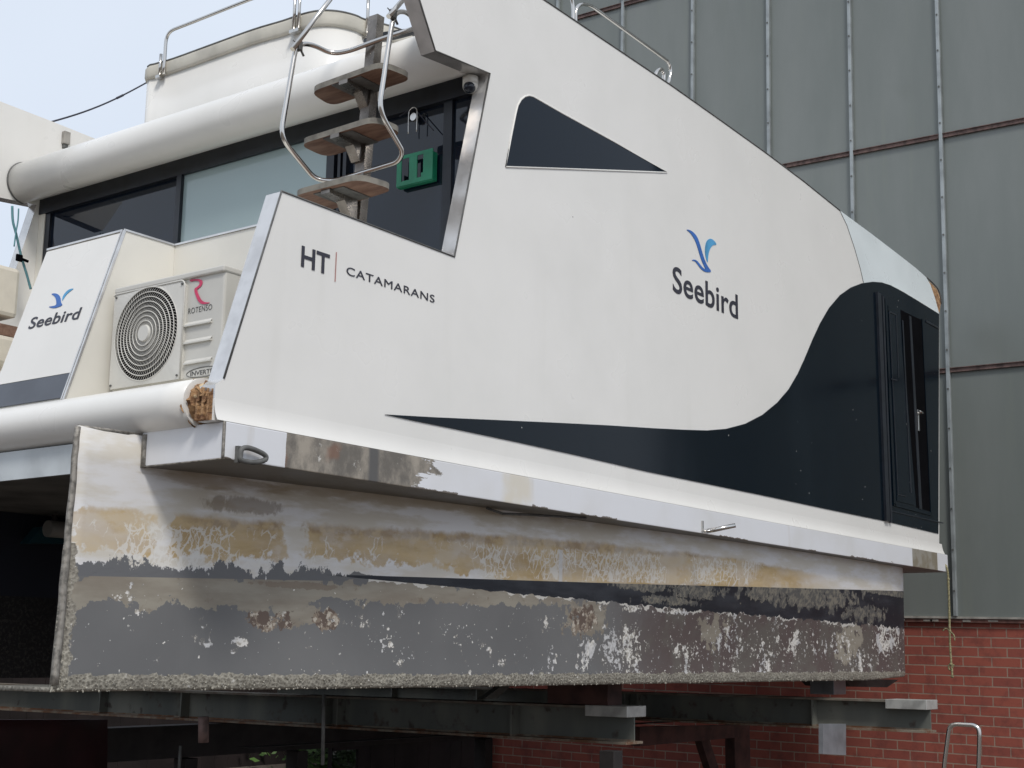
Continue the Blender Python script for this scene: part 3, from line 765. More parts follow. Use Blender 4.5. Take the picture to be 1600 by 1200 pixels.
for ya, yb, d in ((ym1, ym2, .03), (yc1, yc1-.07, .03), (yc1-.09, yc1-.115, .015), (yc2+.03, yc2, .025), (W-.115, yl, .012)):
    bm = B(); box(bm, (XG-d, min(ya, yb), .42), (XG+.05, max(ya, yb), zh0-.0005)); bmo('window_mullion', bm, DARKTRIM, gw)
bm = B(); box(bm, (XG-.008, .33, .42), (XG+.05, .40, zh0-.0005)); bmo('window_mullion', bm, DARKTRIM, gw)
bm = B(); box(bm, (XG+.035, .115, .40), (XG+.06, W-.115, zh0)); bmo('inner_backing', bm, BLACK, gw)  # black sheet closing the wall behind the panes
# cabin roof with a thick rounded aft edge
ra, rc = 0.2, 0
prof = []
for k in range(21):
    a = math.radians(-95 - 170*k/20)
    prof.append((1.93+.171*math.cos(a), 2.809+.171*math.sin(a)))
prof = [(XG+.03, 2.74)]+prof+[(2.2, 2.99), (6.5, 3.06), (9.0, 3.0), (9.75, 2.7), (9.75, 2.6), (6, 2.9), (2.4, 2.85), (2.2, 2.74)]
bm = B(); rows_ = [[(x, y, z) for x, z in prof] for y in (.113, 1.2, 2.4, 3.6, W-.113)]
V_ = loft(bm, rows_, 0, True); bm.faces.new(V_[0]); bm.faces.new(V_[-1]); 
rf = bmo('cabin_roof', bm, WHITE, boat)
bm = B()
ring = [(x, W-.118, z) for x, z in prof[1:22]]; tube(bm, ring, .008, 6); bmo('roof_seal', bm, GASKET, rf)

# flybridge coaming
zc = at(400, 72, 0, 2.55).z
cpx = [(237, 130), (247, 124), (275, 116), (340, 93), (400, 72), (445, 59), (475, 49), (500, 44), (525, 44.5), (550, 50), (567, 57)]
plan = [at(x, y, 2, zc) for x, y in cpx]
plan = [Vector((p.x, p.y, 0)) for p in plan]
e0 = plan[0]; plan = [Vector((e0.x+1.6, e0.y+.25, 0)), Vector((e0.x+.35, e0.y+.12, 0))]+plan
e1 = plan[-1]; plan += [Vector((e1.x+.25, e1.y-.10, 0)), Vector((e1.x+.6, e1.y-.12, 0)), Vector((e1.x+1.6, e1.y-.1, 0))]
plan = [Vector(p) for p in catmull(plan, 4)]
cen = Vector((e1.x+1.6, (e0.y+e1.y)/2, 0))
coam = thing('flybridge_coaming', '', ''); ROOTS_BOAT.remove(coam); coam.parent = boat
for k_ in ('label', 'category'): del coam[k_]
bm = B(); loft(bm, [[(p.x, p.y, z) for p in plan] for z in (2.95, zc)]); o_ = bmo('coaming_wall', bm, WHITE, coam); s_ = o_.modifiers.new('t', 'SOLIDIFY'); s_.thickness = .06; s_.offset = 0
def off(p, i, d):
    a = plan[max(i-1, 0)]; b = plan[min(i+1, len(plan)-1)]; t = (b-a).normalized(); n = Vector((t.y, -t.x, 0))
    if n.dot(p-cen) < 0: n = -n
    return p+n*d
ch = .125
bm = B(); cp = [(-.07, 0), (.045, .0), (.052, .02), (.05, ch-.03), (.03, ch), (-.05, ch+.004), (-.07, ch-.02)]
rows_ = []
for i, p in enumerate(plan):
    rows_.append([tuple(off(p, i, d)+Vector((0, 0, zc+z))) for d, z in cp])
V_ = loft(bm, rows_, 0, True); bm.faces.new(V_[0]); bm.faces.new(V_[-1]); bmo('coaming_cap', bm, COAM, coam)
bm = B(); tube(bm, [off(p, i, .03)+Vector((0, 0, zc+ch)) for i, p in enumerate(plan)], .010, 6); bmo('cap_piping', bm, GASKET, coam)
# guard rail on the coaming
def nearest(px, py): 
    q = at(px, py, 2, zc); return min(range(len(plan)), key=lambda i: (plan[i]-Vector((q.x, q.y, 0))).length)
i0 = nearest(262, 120); i1 = nearest(466, 52); i2 = nearest(570, 58)
gr = thing('guard_rail', '', ''); ROOTS_BOAT.remove(gr); gr.parent = boat
for k_ in ('label', 'category'): del gr[k_]
def offp(i, d, z): return off(plan[i], i, d)+Vector((0, 0, z))
zr = zc+.36
q0 = offp(i0, .07, zr); 
bm = B()
path = [offp(i0, .065, zc-.01), offp(i0, .065, zc+.15), offp(i0, .065, zr)]
path += [offp(i, .065, zr+.02*(i-i0)/(i1-i0)) for i in range(i0+3, i2+8, 2)]
tube(bm, fillet(path, .10, 5), .014, 10); bmo('top_tube', bm, STEEL, gr)
for i, d in ((i0, .065), (i1, .065), (i1+1, .065), (i2, .065)):
    bm = B(); p = offp(i, d, 0); dx = .05 if i == i0 else 0
    q = p+Vector((0, dx, 0))
    tube(bm, [q+Vector((0, 0, zc-.01)), q+Vector((0, 0, zr+(.0 if i != i0 else -.18)))], .013, 10); box(bm, (q.x-.02, q.y-.02, zc-.03), (q.x+.05, q.y+.03, zc-.005)); bmo('post', bm, STEEL, gr)
# handrail on the roof further forward
def rrail(pts, yv, r=.016):
    bm = B(); tube(bm, fillet([at(x, y, 1, yv) for x, y in pts], .12, 6), r, 10); return bm
bmo('roof_handrail', rrail([(900, 60), (899, 8), (920, 6), (1045, 97), (1049, 112), (1042, 140)], 1.0), STEEL, boat)
bmo('roof_handrail', rrail([(893, 60), (896, 30), (896, 10), (888, -30)], 1.0), STEEL, boat)
bmo('roof_handrail', rrail([(1018, 140), (1026, 112), (1033, 107), (1038, 116), (1036, 140)], 1.15, .02), STEEL, boat)
# dark folded step at the top of the stairway
bm = B(); prism(bm, [at(x, y, 2, 3.0) for x, y in ((568, 66), (588, 56), (643, 48), (650, 54), (618, 62), (575, 70))], (0, 0, .02)); bmo('roof_hatch_step', bm, DARKTRIM, boat)

# stairway
st = thing('stairway', '', ''); ROOTS_BOAT.remove(st); st.parent = boat
for k_ in ('label', 'category'): del st[k_]
ctr = []
for (an, af, fn, ff) in (((560, 275), (457, 302), (617, 292), (503, 328)), ((585, 185), (467, 222), (631, 204), (510, 242)), ((597, 99), (484, 140), (646, 119), (518, 162))):
    z = at(*an, 1, .25).z
    P4 = [at(*p, 2, z) for p in (af, an, fn, ff)]
    # rounded outline
    cyc = [Vector((p.x, p.y, 0)) for p in P4]
    ol = []
    for i in range(4):
        a = cyc[i-1]; c = cyc[i]; d = cyc[(i+1) % 4]
        u = (a-c).normalized(); v = (d-c).normalized(); r = .09
        for j in range(6):
            t = j/5; ol.append((c+u*r)*(1-t)**2+c*2*t*(1-t)+(c+v*r)*t*t)
    bm = B(); prism(bm, [p+Vector((0, 0, z-.018)) for p in ol], (0, 0, .036), 0, 1)
    tr = bmo('tread', bm, [TREAD, TREADE], st)
    c = (cyc[0]+cyc[1]+cyc[2]+cyc[3])/4; ctr.append(Vector((c.x, c.y, z)))
    # folded bracket below the tread
    bm = B(); b0 = c+Vector((0, -.03, z-.02))
    prism(bm, [b0+Vector(q) for q in ((-.13, 0, 0), (.11, 0, 0), (.11, 0, -.12), (.06, 0, -.12), (.0, 0, -.035), (-.13, 0, -.025))], (0, .07, 0)); bmo('tread_bracket', bm, DSTEEL, st)
    bm = B(); box(bm, (c.x-.11, c.y-.12, z-.024), (c.x+.12, c.y+.12, z-.0185)); bmo('fixing_plate', bm, GASKET, st)
bm = B()
a = ctr[0]+Vector((.085, -.03, -.75)); b = ctr[2]+Vector((.12, -.03, .50))
n_ = Vector((1, 0, -.15)).normalized()
obox(bm, a, (b-a), (.065, 0, 0), (0, .075, 0)); bmo('stringer', bm, DSTEEL, st)
# hand rails of the stairway
Yn, Yf = .22, .85
rp_ = [at(616, 22, 1, Yn), at(612, 40, 1, Yn), at(592, 172, 1, Yn), at(630, 238, 1, Yn), at(622, 253, 1, Yn+.06), at(520, 284, 1, Yf-.1), at(492, 280, 1, Yf), at(438, 214, 1, Yf), at(462, 78, 1, Yf)]
bm = B(); tube(bm, fillet([at(655, 36, 1, Yn), at(633, 17, 1, Yn), at(617, 20, 1, Yn)]+rp_[1:-1]+[at(463, 70, 1, Yf), at(485, 68, 1, Yf), at(518, 84, 1, Yf-.05), at(545, 80, 1, .7), at(590, 63, 1, .5), at(655, 42, 1, Yn)], .09, 6), .0155, 12)
bmo('handrail', bm, STEEL, st)
for pts, yv in (([(457, 77), (515, 0), (545, -40)], Yf), ([(607, 26), (632, -3), (660, -40)], Yn)):
    bm = B(); tube(bm, [at(x, y, 1, yv-.02) for x, y in pts], .0155, 12); bmo('upper_handrail', bm, STEEL, st)
for cpx_, yv in (((467, 72), Yf), ((614, 22), Yn)):
    c = at(*cpx_, 1, yv-.01)
    bm = B(); tube(bm, [c+Vector((-.05, 0, .02)), c+Vector((-.02, 0, .008))], .004, 6); box(bm, c-Vector((.016, .02, .03)), c+Vector((.016, .02, .03)), 0, .004); tube(bm, [c+Vector((.02, 0, -.02)), c+Vector((.045, 0, -.05))], .008, 6); bmo('rail_clamp', bm, GASKET, st)

# lettering and emblems on the near side
E1 = (1, 0, 0); E3 = (0, 0, 1)
def side_text(s, l, r, base_px, top_px, bold=.0, spacing=1.0, name='lettering', mat=INK):
    a = at(*base_px, 1, -.003); x0 = at(l, base_px[1], 1, -.003).x; x1 = at(*r, 1, -.003).x; zt = at(*top_px, 1, -.003).z
    me = textmesh(s, (x0, -.0015, a.z), E1, E3, (0, -1, 0), x1-x0, zt-a.z, .002, bold, 0, spacing)
    return link(name, me, mat, boat)
side_text('HT', 470.5, (515.5, 405), (472, 416.5), (472, 383.5), .016, 1.0)
z0 = at(550.5, 432, 1, 0).z; z1 = at(551, 419.5, 1, 0).z
me = textmesh('CATAMARANS', (at(541, 425, 1, 0).x, -.0015, z0), E1, E3, (0, -1, 0), at(678.5, 466, 1, 0).x-at(541, 425, 1, 0).x, (z1-z0)*1.02, .002, .0, 0, 1.1)
link('lettering', me, INK, boat)
bm = B(); prism(bm, [at(x, y, 1, -.0015) for x, y in ((525, 394), (526.3, 394), (524.2, 440), (522.9, 440))], (0, -.0015, 0)); bmo('divider_line', bm, RUSTLINE, boat)
p = at(1061.7, 460.5, 1, 0); 
me = textmesh('Seebird', (at(1051, 456, 1, 0).x, -.0015, p.z), E1, E3, (0, -1, 0), at(1152.5, 480, 1, 0).x-at(1051, 456, 1, 0).x, at(1150.3, 459, 1, 0).z-at(1151.7, 498, 1, 0).z, .002, .011, 0, 1.03)
link('lettering', me, INK, boat)
def poly_side(pl_, o, k, mat, name):
    pts = chaikin([at(o[0]+x/k, o[1]+y/k, 1, -.0015) for x, y in pl_], 2)
    bm = B(); prism(bm, pts, (0, -.002, 0)); bmo(name, bm, mat, boat)
poly_side([(430, 232), (465, 234), (505, 262), (535, 300), (555, 350), (570, 400), (585, 455), (605, 515), (632, 575), (672, 628), (640, 634), (605, 628), (570, 602), (540, 560), (515, 528), (482, 522), (500, 511), (530, 520), (558, 552), (585, 588), (618, 611), (600, 575), (575, 520), (553, 450), (533, 380), (510, 322), (480, 275), (455, 250)], (1000, 320), 6, BLUE, 'bird_emblem')
poly_side([(634, 548), (620, 510), (608, 450), (610, 385), (625, 335), (655, 314), (690, 330), (722, 376), (690, 374), (664, 395), (645, 440), (637, 490)], (1000, 320), 6, LBLUE, 'bird_wing_emblem')
# the same marks on the locker
nR = Vector((-1, 0, RK)).normalized(); dR = -RK*.385
def orr(px, py): 
    return onp(px, py, (1, 0, -RK), dR-.0115)
a = orr(43.5, 514.8); b = orr(122, 498.6); tpp = orr(127, 480.5)
uu = (b-a); uu = Vector((0, uu.y, 0)).normalized(); vv = Vector((RK, 0, 1)).normalized()
me = textmesh('Seebird', a, uu, vv, nR, abs(b.y-a.y), (tpp-b).length*1.02, .002, .012, 0.0, 1.03)
link('lettering', me, INK, loc2)
def poly_r(pl_, mat, name):
    pts = chaikin([orr(x/4, 300+y/4) for x, y in pl_], 2); bm = B(); prism(bm, pts, nR*.002); bmo(name, bm, mat, loc2)
poly_r([(318, 638), (348, 632), (372, 645), (380, 668), (380, 690), (394, 708), (362, 722), (332, 728), (300, 718), (330, 714), (352, 708), (354, 690), (350, 665), (338, 648)], BLUE, 'bird_emblem')
poly_r([(388, 684), (392, 655), (408, 630), (432, 608), (466, 602), (440, 620), (415, 642), (398, 668)], LBLUE, 'bird_wing_emblem')

# far wing fittings
c = at(102, 217, 1, W-.12)
lamp = thing('junction_box', 'small grey box clipped to the top edge of the far side wall', 'fixture', tuple(c))
bm = B(); box(bm, c-Vector((.03, .03, .05)), c+Vector((.03, .03, .06)), 0, .006); bmo('box_body', bm, SILL, lamp)
bm = B(); box(bm, c+Vector((-.02, -.02, -.085)), c+Vector((.02, .02, -.0505)), 0, .004); bmo('bracket', bm, GASKET, lamp)
# white locker wall strip between glass and far wing
bm = B(); box(bm, (XG-.02, yl+.06, .42), (XG+.05, W-.112, zh0+.1)); bmo('corner_post', bm, CREAM, boat)

# =================================================================== separate things aboard
# air conditioner
XAC = .24
def ay(px, py, x=XAC): return at(px, py, 0, x)
yL_ = ay(176, 530).y; yF = ay(287, 510).y; zB = ay(166, 612).z; zT = ay(180, 452).z; zB = max(zB, .402); yRt = yL_-.86
ac = thing('air_conditioner', 'ivory outdoor air conditioner with round fan grille in the stern alcove', 'air conditioner', (XAC+.15, (yL_+yRt)/2, zB))
bm = B(); box(bm, (XAC+.012, yRt, zB), (XAC+.32, yL_, zT-.01), 0, .012); bmo('casing', bm, PLAST, ac)
bm = B(); box(bm, (XAC-.005, yRt-.006, zT-.03), (XAC+.33, yL_+.004, zT+.004), 0, .008); bmo('top_cover', bm, PLAST, ac)
# fan panel: rounded square plate with a round hole
cy_ = ay(221, 527).y; czz = (zB+zT)/2-.004; Rf = (zT-zB)/2-.028; y0p, y1p = yF, yL_-.002; z0p, z1p = zB+.006, zT-.035
bm = B(); N_ = 64; inner = []; outer = []
for k in range(N_):
    a = 2*math.pi*k/N_; ca, sa = math.cos(a), math.sin(a)
    inner.append((XAC-.012, cy_+Rf*ca, czz+Rf*sa))
    ty = (y1p-cy_)/ca if ca > 1e-6 else ((y0p-cy_)/ca if ca < -1e-6 else 1e9); tz = (z1p-czz)/sa if sa > 1e-6 else ((z0p-czz)/sa if sa < -1e-6 else 1e9)
    t = min(ty, tz)
    yy, zz = cy_+t*ca, czz+t*sa
    outer.append((XAC-.006, min(max(yy, y0p), y1p), zz))
Rf = min(Rf, (y1p-y0p)/2-.006); cy_ = (y0p+y1p)/2
inner = [(XAC-.012, cy_+Rf*math.cos(2*math.pi*k/N_), czz+Rf*math.sin(2*math.pi*k/N_)) for k in range(N_)]
back = [(XAC+.005, p[1], p[2]) for p in inner]; ob = [(XAC+.013, p[1], p[2]) for p in outer]
loft(bm, [ob, outer, inner, back], 0, True)
for f in bm.faces: f.smooth = False
bmo('fan_panel', bm, PLASTL, ac)
bm = B(); bmesh.ops.create_circle(bm, cap_ends=True, segments=48, radius=Rf+.003, matrix=Matrix.Translation((XAC+.009, cy_, czz)) @ Matrix.Rotation(math.pi/2, 4, 'Y')); bmo('fan_shade', bm, BLACK, ac)  # flat black disc painted as the shade behind the grille
g_ = bmo_ = None
bm = B()
for k in range(1, 9):
    r = Rf*(.17+.83*k/8)-.003
    tube(bm, [(XAC-.010-.012*math.cos(r/Rf*1.4), cy_+r*math.cos(a), czz+r*math.sin(a)) for a in [2*math.pi*j/64 for j in range(64)]], .0030, 6, closed=True)
NR = 84
for j in range(NR):
    a0 = 2*math.pi*j/NR; pts = []
    for t in range(9):
        r = Rf*(.17+.83*t/8); a = a0+.55*(t/8)
        pts.append((XAC-.006-.012*math.cos(r/Rf*1.4), cy_+r*math.cos(a), czz+r*math.sin(a)))
    tube(bm, pts, .0014, 4)
gri = bmo('fan_grille', bm, PLASTL, ac)
bm = B(); bmesh.ops.create_cone(bm, cap_ends=True, segments=32, radius1=Rf*.185, radius2=Rf*.165, depth=.012, matrix=Matrix.Translation((XAC-.024, cy_, czz)) @ Matrix.Rotation(-math.pi/2, 4, 'Y')); bmo('grille_hub', bm, PLASTL, ac)
for sy, sz in ((y0p+.02, z0p+.02), (y1p-.02, z0p+.02), (y0p+.02, z1p-.02), (y1p-.02, z1p-.02)):
    bm = B(); bmesh.ops.create_cone(bm, cap_ends=True, segments=10, radius1=.006, radius2=.006, depth=.006, matrix=Matrix.Translation((XAC-.011, sy, sz)) @ Matrix.Rotation(-math.pi/2, 4, 'Y')); bmo('screw', bm, GASKET, ac)
bm = B(); tube(bm, fillet([(XAC-.007, y1p, z1p-.01), (XAC-.007, y1p-.01, z1p), (XAC-.007, y0p+.02, z1p), (XAC-.007, y0p, z1p-.02), (XAC-.007, y0p, z0p)], .02), .005, 8); bmo('panel_rim', bm, PLASTL, ac)
def ap_(px, py): return at(px, py, 0, XAC+.010)
rl = [(1185, 548), (1225, 543), (1255, 545), (1268, 560), (1262, 585), (1245, 600), (1230, 608), (1240, 640), (1258, 675), (1280, 690), (1320, 690), (1290, 700), (1262, 702), (1240, 685), (1225, 650), (1212, 606), (1235, 592), (1248, 578), (1250, 562), (1235, 555), (1210, 556), (1192, 562)]
bm = B(); prism(bm, chaikin([ap_(x/4, 300+y/4) for x, y in rl], 2), (-.002, 0, 0)); bmo('brand_emblem', bm, RED, ac)
a = ap_(293.8, 490); b = ap_(331, 483.5); 
me = textmesh('ROTENSO', (XAC+.011, a.y, min(a.z, b.z)), (0, -1, 0), E3, (-1, 0, 0), a.y-b.y, .030, .001, -.005, 0, 1.1); link('lettering', me, GASKET, ac)
for yy_ in (507, 534, 566, 572):
    a = ap_(289, yy_+3); b = ap_(331, yy_-7)
    if yy_ == 572: continue
    bm = B(); obox(bm, (XAC+.0125, b.y, a.z-.006), (-.016, 0, .0), (0, a.y-b.y, 0), (0, 0, .008)); obox(bm, (XAC-.003, b.y, a.z-.006), (.0155, 0, .022), (0, a.y-b.y, 0), (0, 0, .003)); bmo('louvre', bm, PLASTL, ac)
a = ap_(291, 588); b = ap_(345, 574); cyl = (a.y+b.y)/2
bm = B(); tube(bm, [(XAC+.0105, cyl+(a.y-b.y)/2*math.cos(t), (a.z+b.z)/2+.026*math.sin(t)) for t in [2*math.pi*k/40 for k in range(40)]], .002, 5, closed=True); bmo('badge_ring', bm, GASKET, ac)
me = textmesh('INVERTER', (XAC+.011, a.y-.03, (a.z+b.z)/2-.012), (0, -1, 0), E3, (-1, 0, 0), a.y-b.y-.06, .024, .001, .01); link('lettering', me, GASKET, ac)

# green bracket on the glass
gp = [at(x, y, 0, XG-.07) for x, y in ((617, 244), (673, 231), (669, 279), (620, 290))]
gb = thing('green_bracket', 'green plastic bracket frame fixed to the dark cabin glass behind the stairs', 'bracket', tuple(gp[0]))
yA, yB = gp[0].y, gp[1].y; z0, z1 = gp[3].z, gp[0].z
bm = B(); wy = yA-yB
def fy(k): return yA-wy*k
for k0, k1 in ((0, .13), (.35, .57), (.74, 1.0)): box(bm, (XG-.048, fy(k1), z0+.03), (XG-.042, fy(k0), z1-.022))
box(bm, (XG-.0485, yB, z1-.0218), (XG-.0425, yA, z1)); box(bm, (XG-.0485, yB, z0), (XG-.0425, yA, z0+.0298))
bmo('face_frame', bm, GREEN, gb)
for yy, zz in ((yB, z1-.02), (yA-.006, z0+.10)):
    bm = B(); box(bm, (XG-.0415, yy, z0), (XG-.002, yy+.006, zz)); bmo('side_cheek', bm, GREEN, gb)
bm = B(); box(bm, (XG-.0415, yB, z0-.006), (XG-.002, yA, z0-.0005)); bmo('bottom_shelf', bm, GREEN, gb)
bm = B(); box(bm, (XG-.0415, yB+.07, z0+.001), (XG-.02, yB+.10, z0+.06)); bmo('inner_tab', bm, GREEN, gb)
# round latch with wire loops on the glass
c = at(647, 183, 0, XG-.03)
lt = thing('glass_latch', 'round metal latch with wire loops hanging on the dark glass', 'latch', tuple(c))
bm = B(); bmesh.ops.create_cone(bm, cap_ends=True, segments=24, radius1=.030, radius2=.026, depth=.02, matrix=Matrix.Translation(c) @ Matrix.Rotation(-math.pi/2, 4, 'Y')); bmo('latch_disc', bm, STEEL, lt)
bm = B(); tube(bm, catmull([c+Vector((-.012, y, z)) for y, z in ((.035, -.11), (.036, 0), (.030, .045), (0, .062), (-.030, .045), (-.036, 0), (-.035, -.11))], 5), .004, 6); bmo('wire_loop', bm, STEEL, lt)
bm = B(); tube(bm, catmull([c+Vector((-.005, y, z)) for y, z in ((0, .06), (.06, .05), (.12, .03), (-.01, .045), (-.09, -.05), (-.16, -.14), (-.2, -.10))][0:3], 6), .004, 6); tube(bm, catmull([c+Vector((-.005, y, z)) for y, z in ((-.02, .04), (-.09, -.04), (-.17, -.13))], 6), .004, 6); bmo('cord', bm, CABLE, lt)
# dome camera under the roof edge
c = at(735, 134, 0, 2.0)
cc_ = thing('security_camera', 'white dome security camera under the roof edge at the stair opening', 'camera', tuple(c))
bm = B(); bmesh.ops.create_cone(bm, cap_ends=True, segments=28, radius1=.05, radius2=.05, depth=.05, matrix=Matrix.Translation(c+Vector((0, .0, .03)))); bmesh.ops.create_uvsphere(bm, u_segments=24, v_segments=12, radius=.05, matrix=Matrix.Translation(c)); bmo('housing', bm, PLASTL, cc_, True)
bm = B(); bmesh.ops.create_uvsphere(bm, u_segments=20, v_segments=12, radius=.039, matrix=Matrix.Translation(c+Vector((-.018, -.008, -.018)))); bmo('lens_dome', bm, GLASS, cc_, True)
# cockpit seat glimpsed past the locker
sx = at(5, 460, 1, 3.1)
seat = thing('cockpit_seat', 'cream vinyl helm seat at the left edge, past the locker', 'seat', (sx.x, 3.1, .401))
a = at(20, 424, 1, 3.1); b = at(16, 502, 1, 3.1)
bm = B(); box(bm, (a.x-.55, 3.0, b.z), (a.x, 3.6, a.z), 0, .03); bmo('backrest', bm, CUSH, seat)
a = at(21, 532, 1, 3.05); b = at(12, 566, 1, 3.05)
bm = B(); box(bm, (a.x-.6, 2.95, b.z-.05), (a.x, 3.6, a.z), 0, .03); bmo('seat_cushion', bm, CUSH, seat)
bm = B(); a = at(20, 514, 1, 3.08); b = at(20, 532, 1, 3.08); box(bm, (a.x-.6, 3.0, b.z+.003), (a.x-.01, 3.6, a.z)); bmo('seat_board', bm, TREAD, seat)
bm = B(); box(bm, (a.x-.5, 3.05, .402), (a.x-.1, 3.55, at(12, 566, 1, 3.05).z-.055)); bmo('seat_base', bm, CREAM, seat)
# teal rope hanging by the far wing
bm = B(); tube(bm, catmull([at(x, y, 1, 4.4) for x, y in ((19, 322), (20, 345), (25, 365), (33, 400), (42, 430), (48, 452))], 5), .010, 7); tube(bm, catmull([at(x, y, 1, 4.38) for x, y in ((29, 326), (28, 345), (25, 362), (22, 385))], 5), .006, 7)
o_ = bmo('mooring_line', bm, TEAL, None); top(o_, 'thin teal line hanging inside the far side wall at left', 'rope')
c = at(30, 403, 1, 4.37); bm = B(); box(bm, c-Vector((.03, .01, .03)), c+Vector((.03, .01, .03)), 0, .01); tube(bm, [c, c+Vector((.08, 0, -.01))], .012, 8); bmo('cleat', bm, BLACK, boat)
# black cable from far wing to flybridge
bm = B(); a = at(63, 195, 1, W-.05); b = plan[8]+Vector((0, 0, zc+.02)); b = at(238, 124, 0, plan[2].x); 
pts = [a.lerp(b, i/14)+Vector((0, 0, -.05*math.sin(math.pi*i/14))) for i in range(15)]
tube(bm, pts, .008, 6); tube(bm, [pts[9].lerp(pts[10], .2), pts[10]], .012, 6)
top(bmo('cable', bm, CABLE, None), 'black cable strung from the far side wall to the flybridge', 'cable')
# rope hanging from the bow corner
a = at(1473, 882, 1, 0.0); xb = a.x
bm = B(); pth = [at(x, y, 0, xb) for x, y in ((1467, 884), (1472, 880), (1478, 884), (1481, 895), (1482, 915), (1483, 945), (1483.5, 975), (1484, 985), (1484.5, 1010), (1486, 1030), (1487, 1042), (1488, 1058))]
tube(bm, catmull(pth, 4), .011, 8)
for x, y, r in ((1471, 885, .035), (1482, 905, .02), (1484, 986, .018), (1486, 1038, .022), (1488, 1057, .02)):
    bmesh.ops.create_icosphere(bm, subdivisions=2, radius=r*.8, matrix=Matrix.Translation(at(x, y, 0, xb)))
tube(bm, catmull([at(x, y, 0, xb) for x, y in ((1484, 986), (1478, 982), (1473, 986))], 4), .007, 6)
tube(bm, catmull([at(x, y, 0, xb) for x, y in ((1484, 986), (1490, 992), (1492, 1001))], 4), .008, 6)
tube(bm, catmull([at(x, y, 0, xb) for x, y in ((1486, 1036), (1482, 1041), (1484, 1047), (1488, 1043), (1490, 1038))], 4), .009, 6)
for v in bm.verts: v.co += Vector((random.uniform(-.002, .002), random.uniform(-.002, .002), 0))
top(bmo('hanging_rope', bm, ROPE, None, True), 'knotted weathered rope hanging from the bow corner of the rub rail', 'rope')

# =================================================================== trolley under the boat
def ibeam(L, h=.27, w=.24, t=.018):
    "along +Y from 0 to L, top at z=0, x from 0 to w"
    bm = B(); box(bm, (0, 0, -t), (w, L, 0)); box(bm, (0, 0, -h), (w, L, -h+t)); box(bm, (w/2-.007, 0, -h+t), (w/2+.007, L, -t)); return bm
def beam_thing(label, x, y, z, L, cap=True):
    t = thing('steel_beam', label, 'beam', (x, y, z), group='steel cross beams under the boat')
    def lk(name, bm, mat):
        bmesh.ops.recalc_face_normals(bm, faces=bm.faces); me = bpy.data.meshes.new(name); bm.to_mesh(me); bm.free()
        o = bpy.data.objects.new(name, me); COL.objects.link(o); me.materials.append(mat); o.parent = t; return o
    lk('beam_profile', ibeam(L), BEAM)
    for yy in ([1.05, 2.9, 3.05, 4.9, 6.1] if cap else [1.2, 3.4, 5]):
        if yy < L:
            bm = B(); box(bm, (.012, yy, -.251), (.112, yy+.015, -.0185)); lk('stiffener', bm, BEAM)
    bm = B(); box(bm, (-.03, -.02, -.062), (.27, .30, .0125), 0, .004) if False else box(bm, (-.004, -.012, -.075), (.27, .36, .006), 0, .004)
    lk('end_cap', bm, CAPM)
    return t
pb = at(978, 1105, 2, -1.26); beam_thing('long rust-flecked cross beam nearest the stern, ending below mid hull', pb.x, pb.y, -1.26, 9.1)
pb2 = at(1452, 1095, 2, -1.24); beam_thing('shorter-looking cross beam near the bow, ending against the brick wall', pb2.x-.1, pb2.y, -1.24, 8.0)
# packing blocks
def post(name, label, cat, a, b, mat, group=None, boat_=True):
    bm = B(); c = (Vector(a)+Vector(b))/2; box(bm, a, b, 0, .004); o = bmo(name, bm, mat, None)
    return top(o, label, cat, group)
X1 = pb.x; X2 = pb2.x-.1
post('packing_block', 'dark timber block between the keel and the stern-side beam', 'block', (X1+.02, .75, -1.254), (X1+.22, 1.3, -1.09), REDW)
post('packing_block', 'grey steel packing block between the keel and the bow-side beam', 'block', (at(1303, 1080, 1, .7).x, .70, -1.234), (at(1322, 1080, 1, .7).x, .95, -1.09), GALV)
p = at(1385, 1070, 1, .8)
bm = B(); prism(bm, [at(x, y, 1, .80) for x, y in ((1322, 1064), (1404, 1062), (1386, 1074), (1330, 1073))], (0, .5, 0)); top(bmo('keel_shoe', bm, DBEAM, None), 'dark wedge shoe under the bow end of the keel', 'block')
# diagonal brackets under the keel seen above the near beam
bm = B(); prism(bm, [at(x, y, 1, 1.6) for x, y in ((756, 1092), (775, 1092), (800, 1070), (786, 1070))], (0, .06, 0)); top(bmo('diagonal_strut', bm, simple('worn strut', (.11, .11, .10), .6), None), 'short slanting steel strut just above the near beam', 'strut')
# longitudinal girders, legs and braces
bm = B(); L_ = 9.0
zg = at(541, 1167, 1, 4.9).z; box(bm, (1.2, 4.9, zg), (10.1, 5.1, -1.54)); top(bmo('trolley_girder', bm, DBEAM, None), 'near-black lengthwise trolley girder on the far side beneath the beams', 'girder')
bm = B(); box(bm, (2.5, 2.3, at(541, 1160, 1, 2.3).z), (10.1, 2.45, -1.54)); top(bmo('trolley_girder', bm, DBEAM, None), 'near-black lengthwise trolley girder under the middle of the boat', 'girder')
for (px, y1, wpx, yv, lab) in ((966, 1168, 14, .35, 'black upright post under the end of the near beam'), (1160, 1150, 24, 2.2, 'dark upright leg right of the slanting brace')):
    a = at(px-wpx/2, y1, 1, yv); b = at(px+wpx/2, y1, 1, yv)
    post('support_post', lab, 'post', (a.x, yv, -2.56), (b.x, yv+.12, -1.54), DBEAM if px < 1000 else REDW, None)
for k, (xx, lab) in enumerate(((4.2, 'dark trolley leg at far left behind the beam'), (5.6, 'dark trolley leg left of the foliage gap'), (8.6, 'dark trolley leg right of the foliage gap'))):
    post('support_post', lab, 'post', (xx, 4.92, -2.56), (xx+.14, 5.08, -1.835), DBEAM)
a = at(930, 1143, 1, 2.0); b = at(1150, 1138, 1, 2.0)
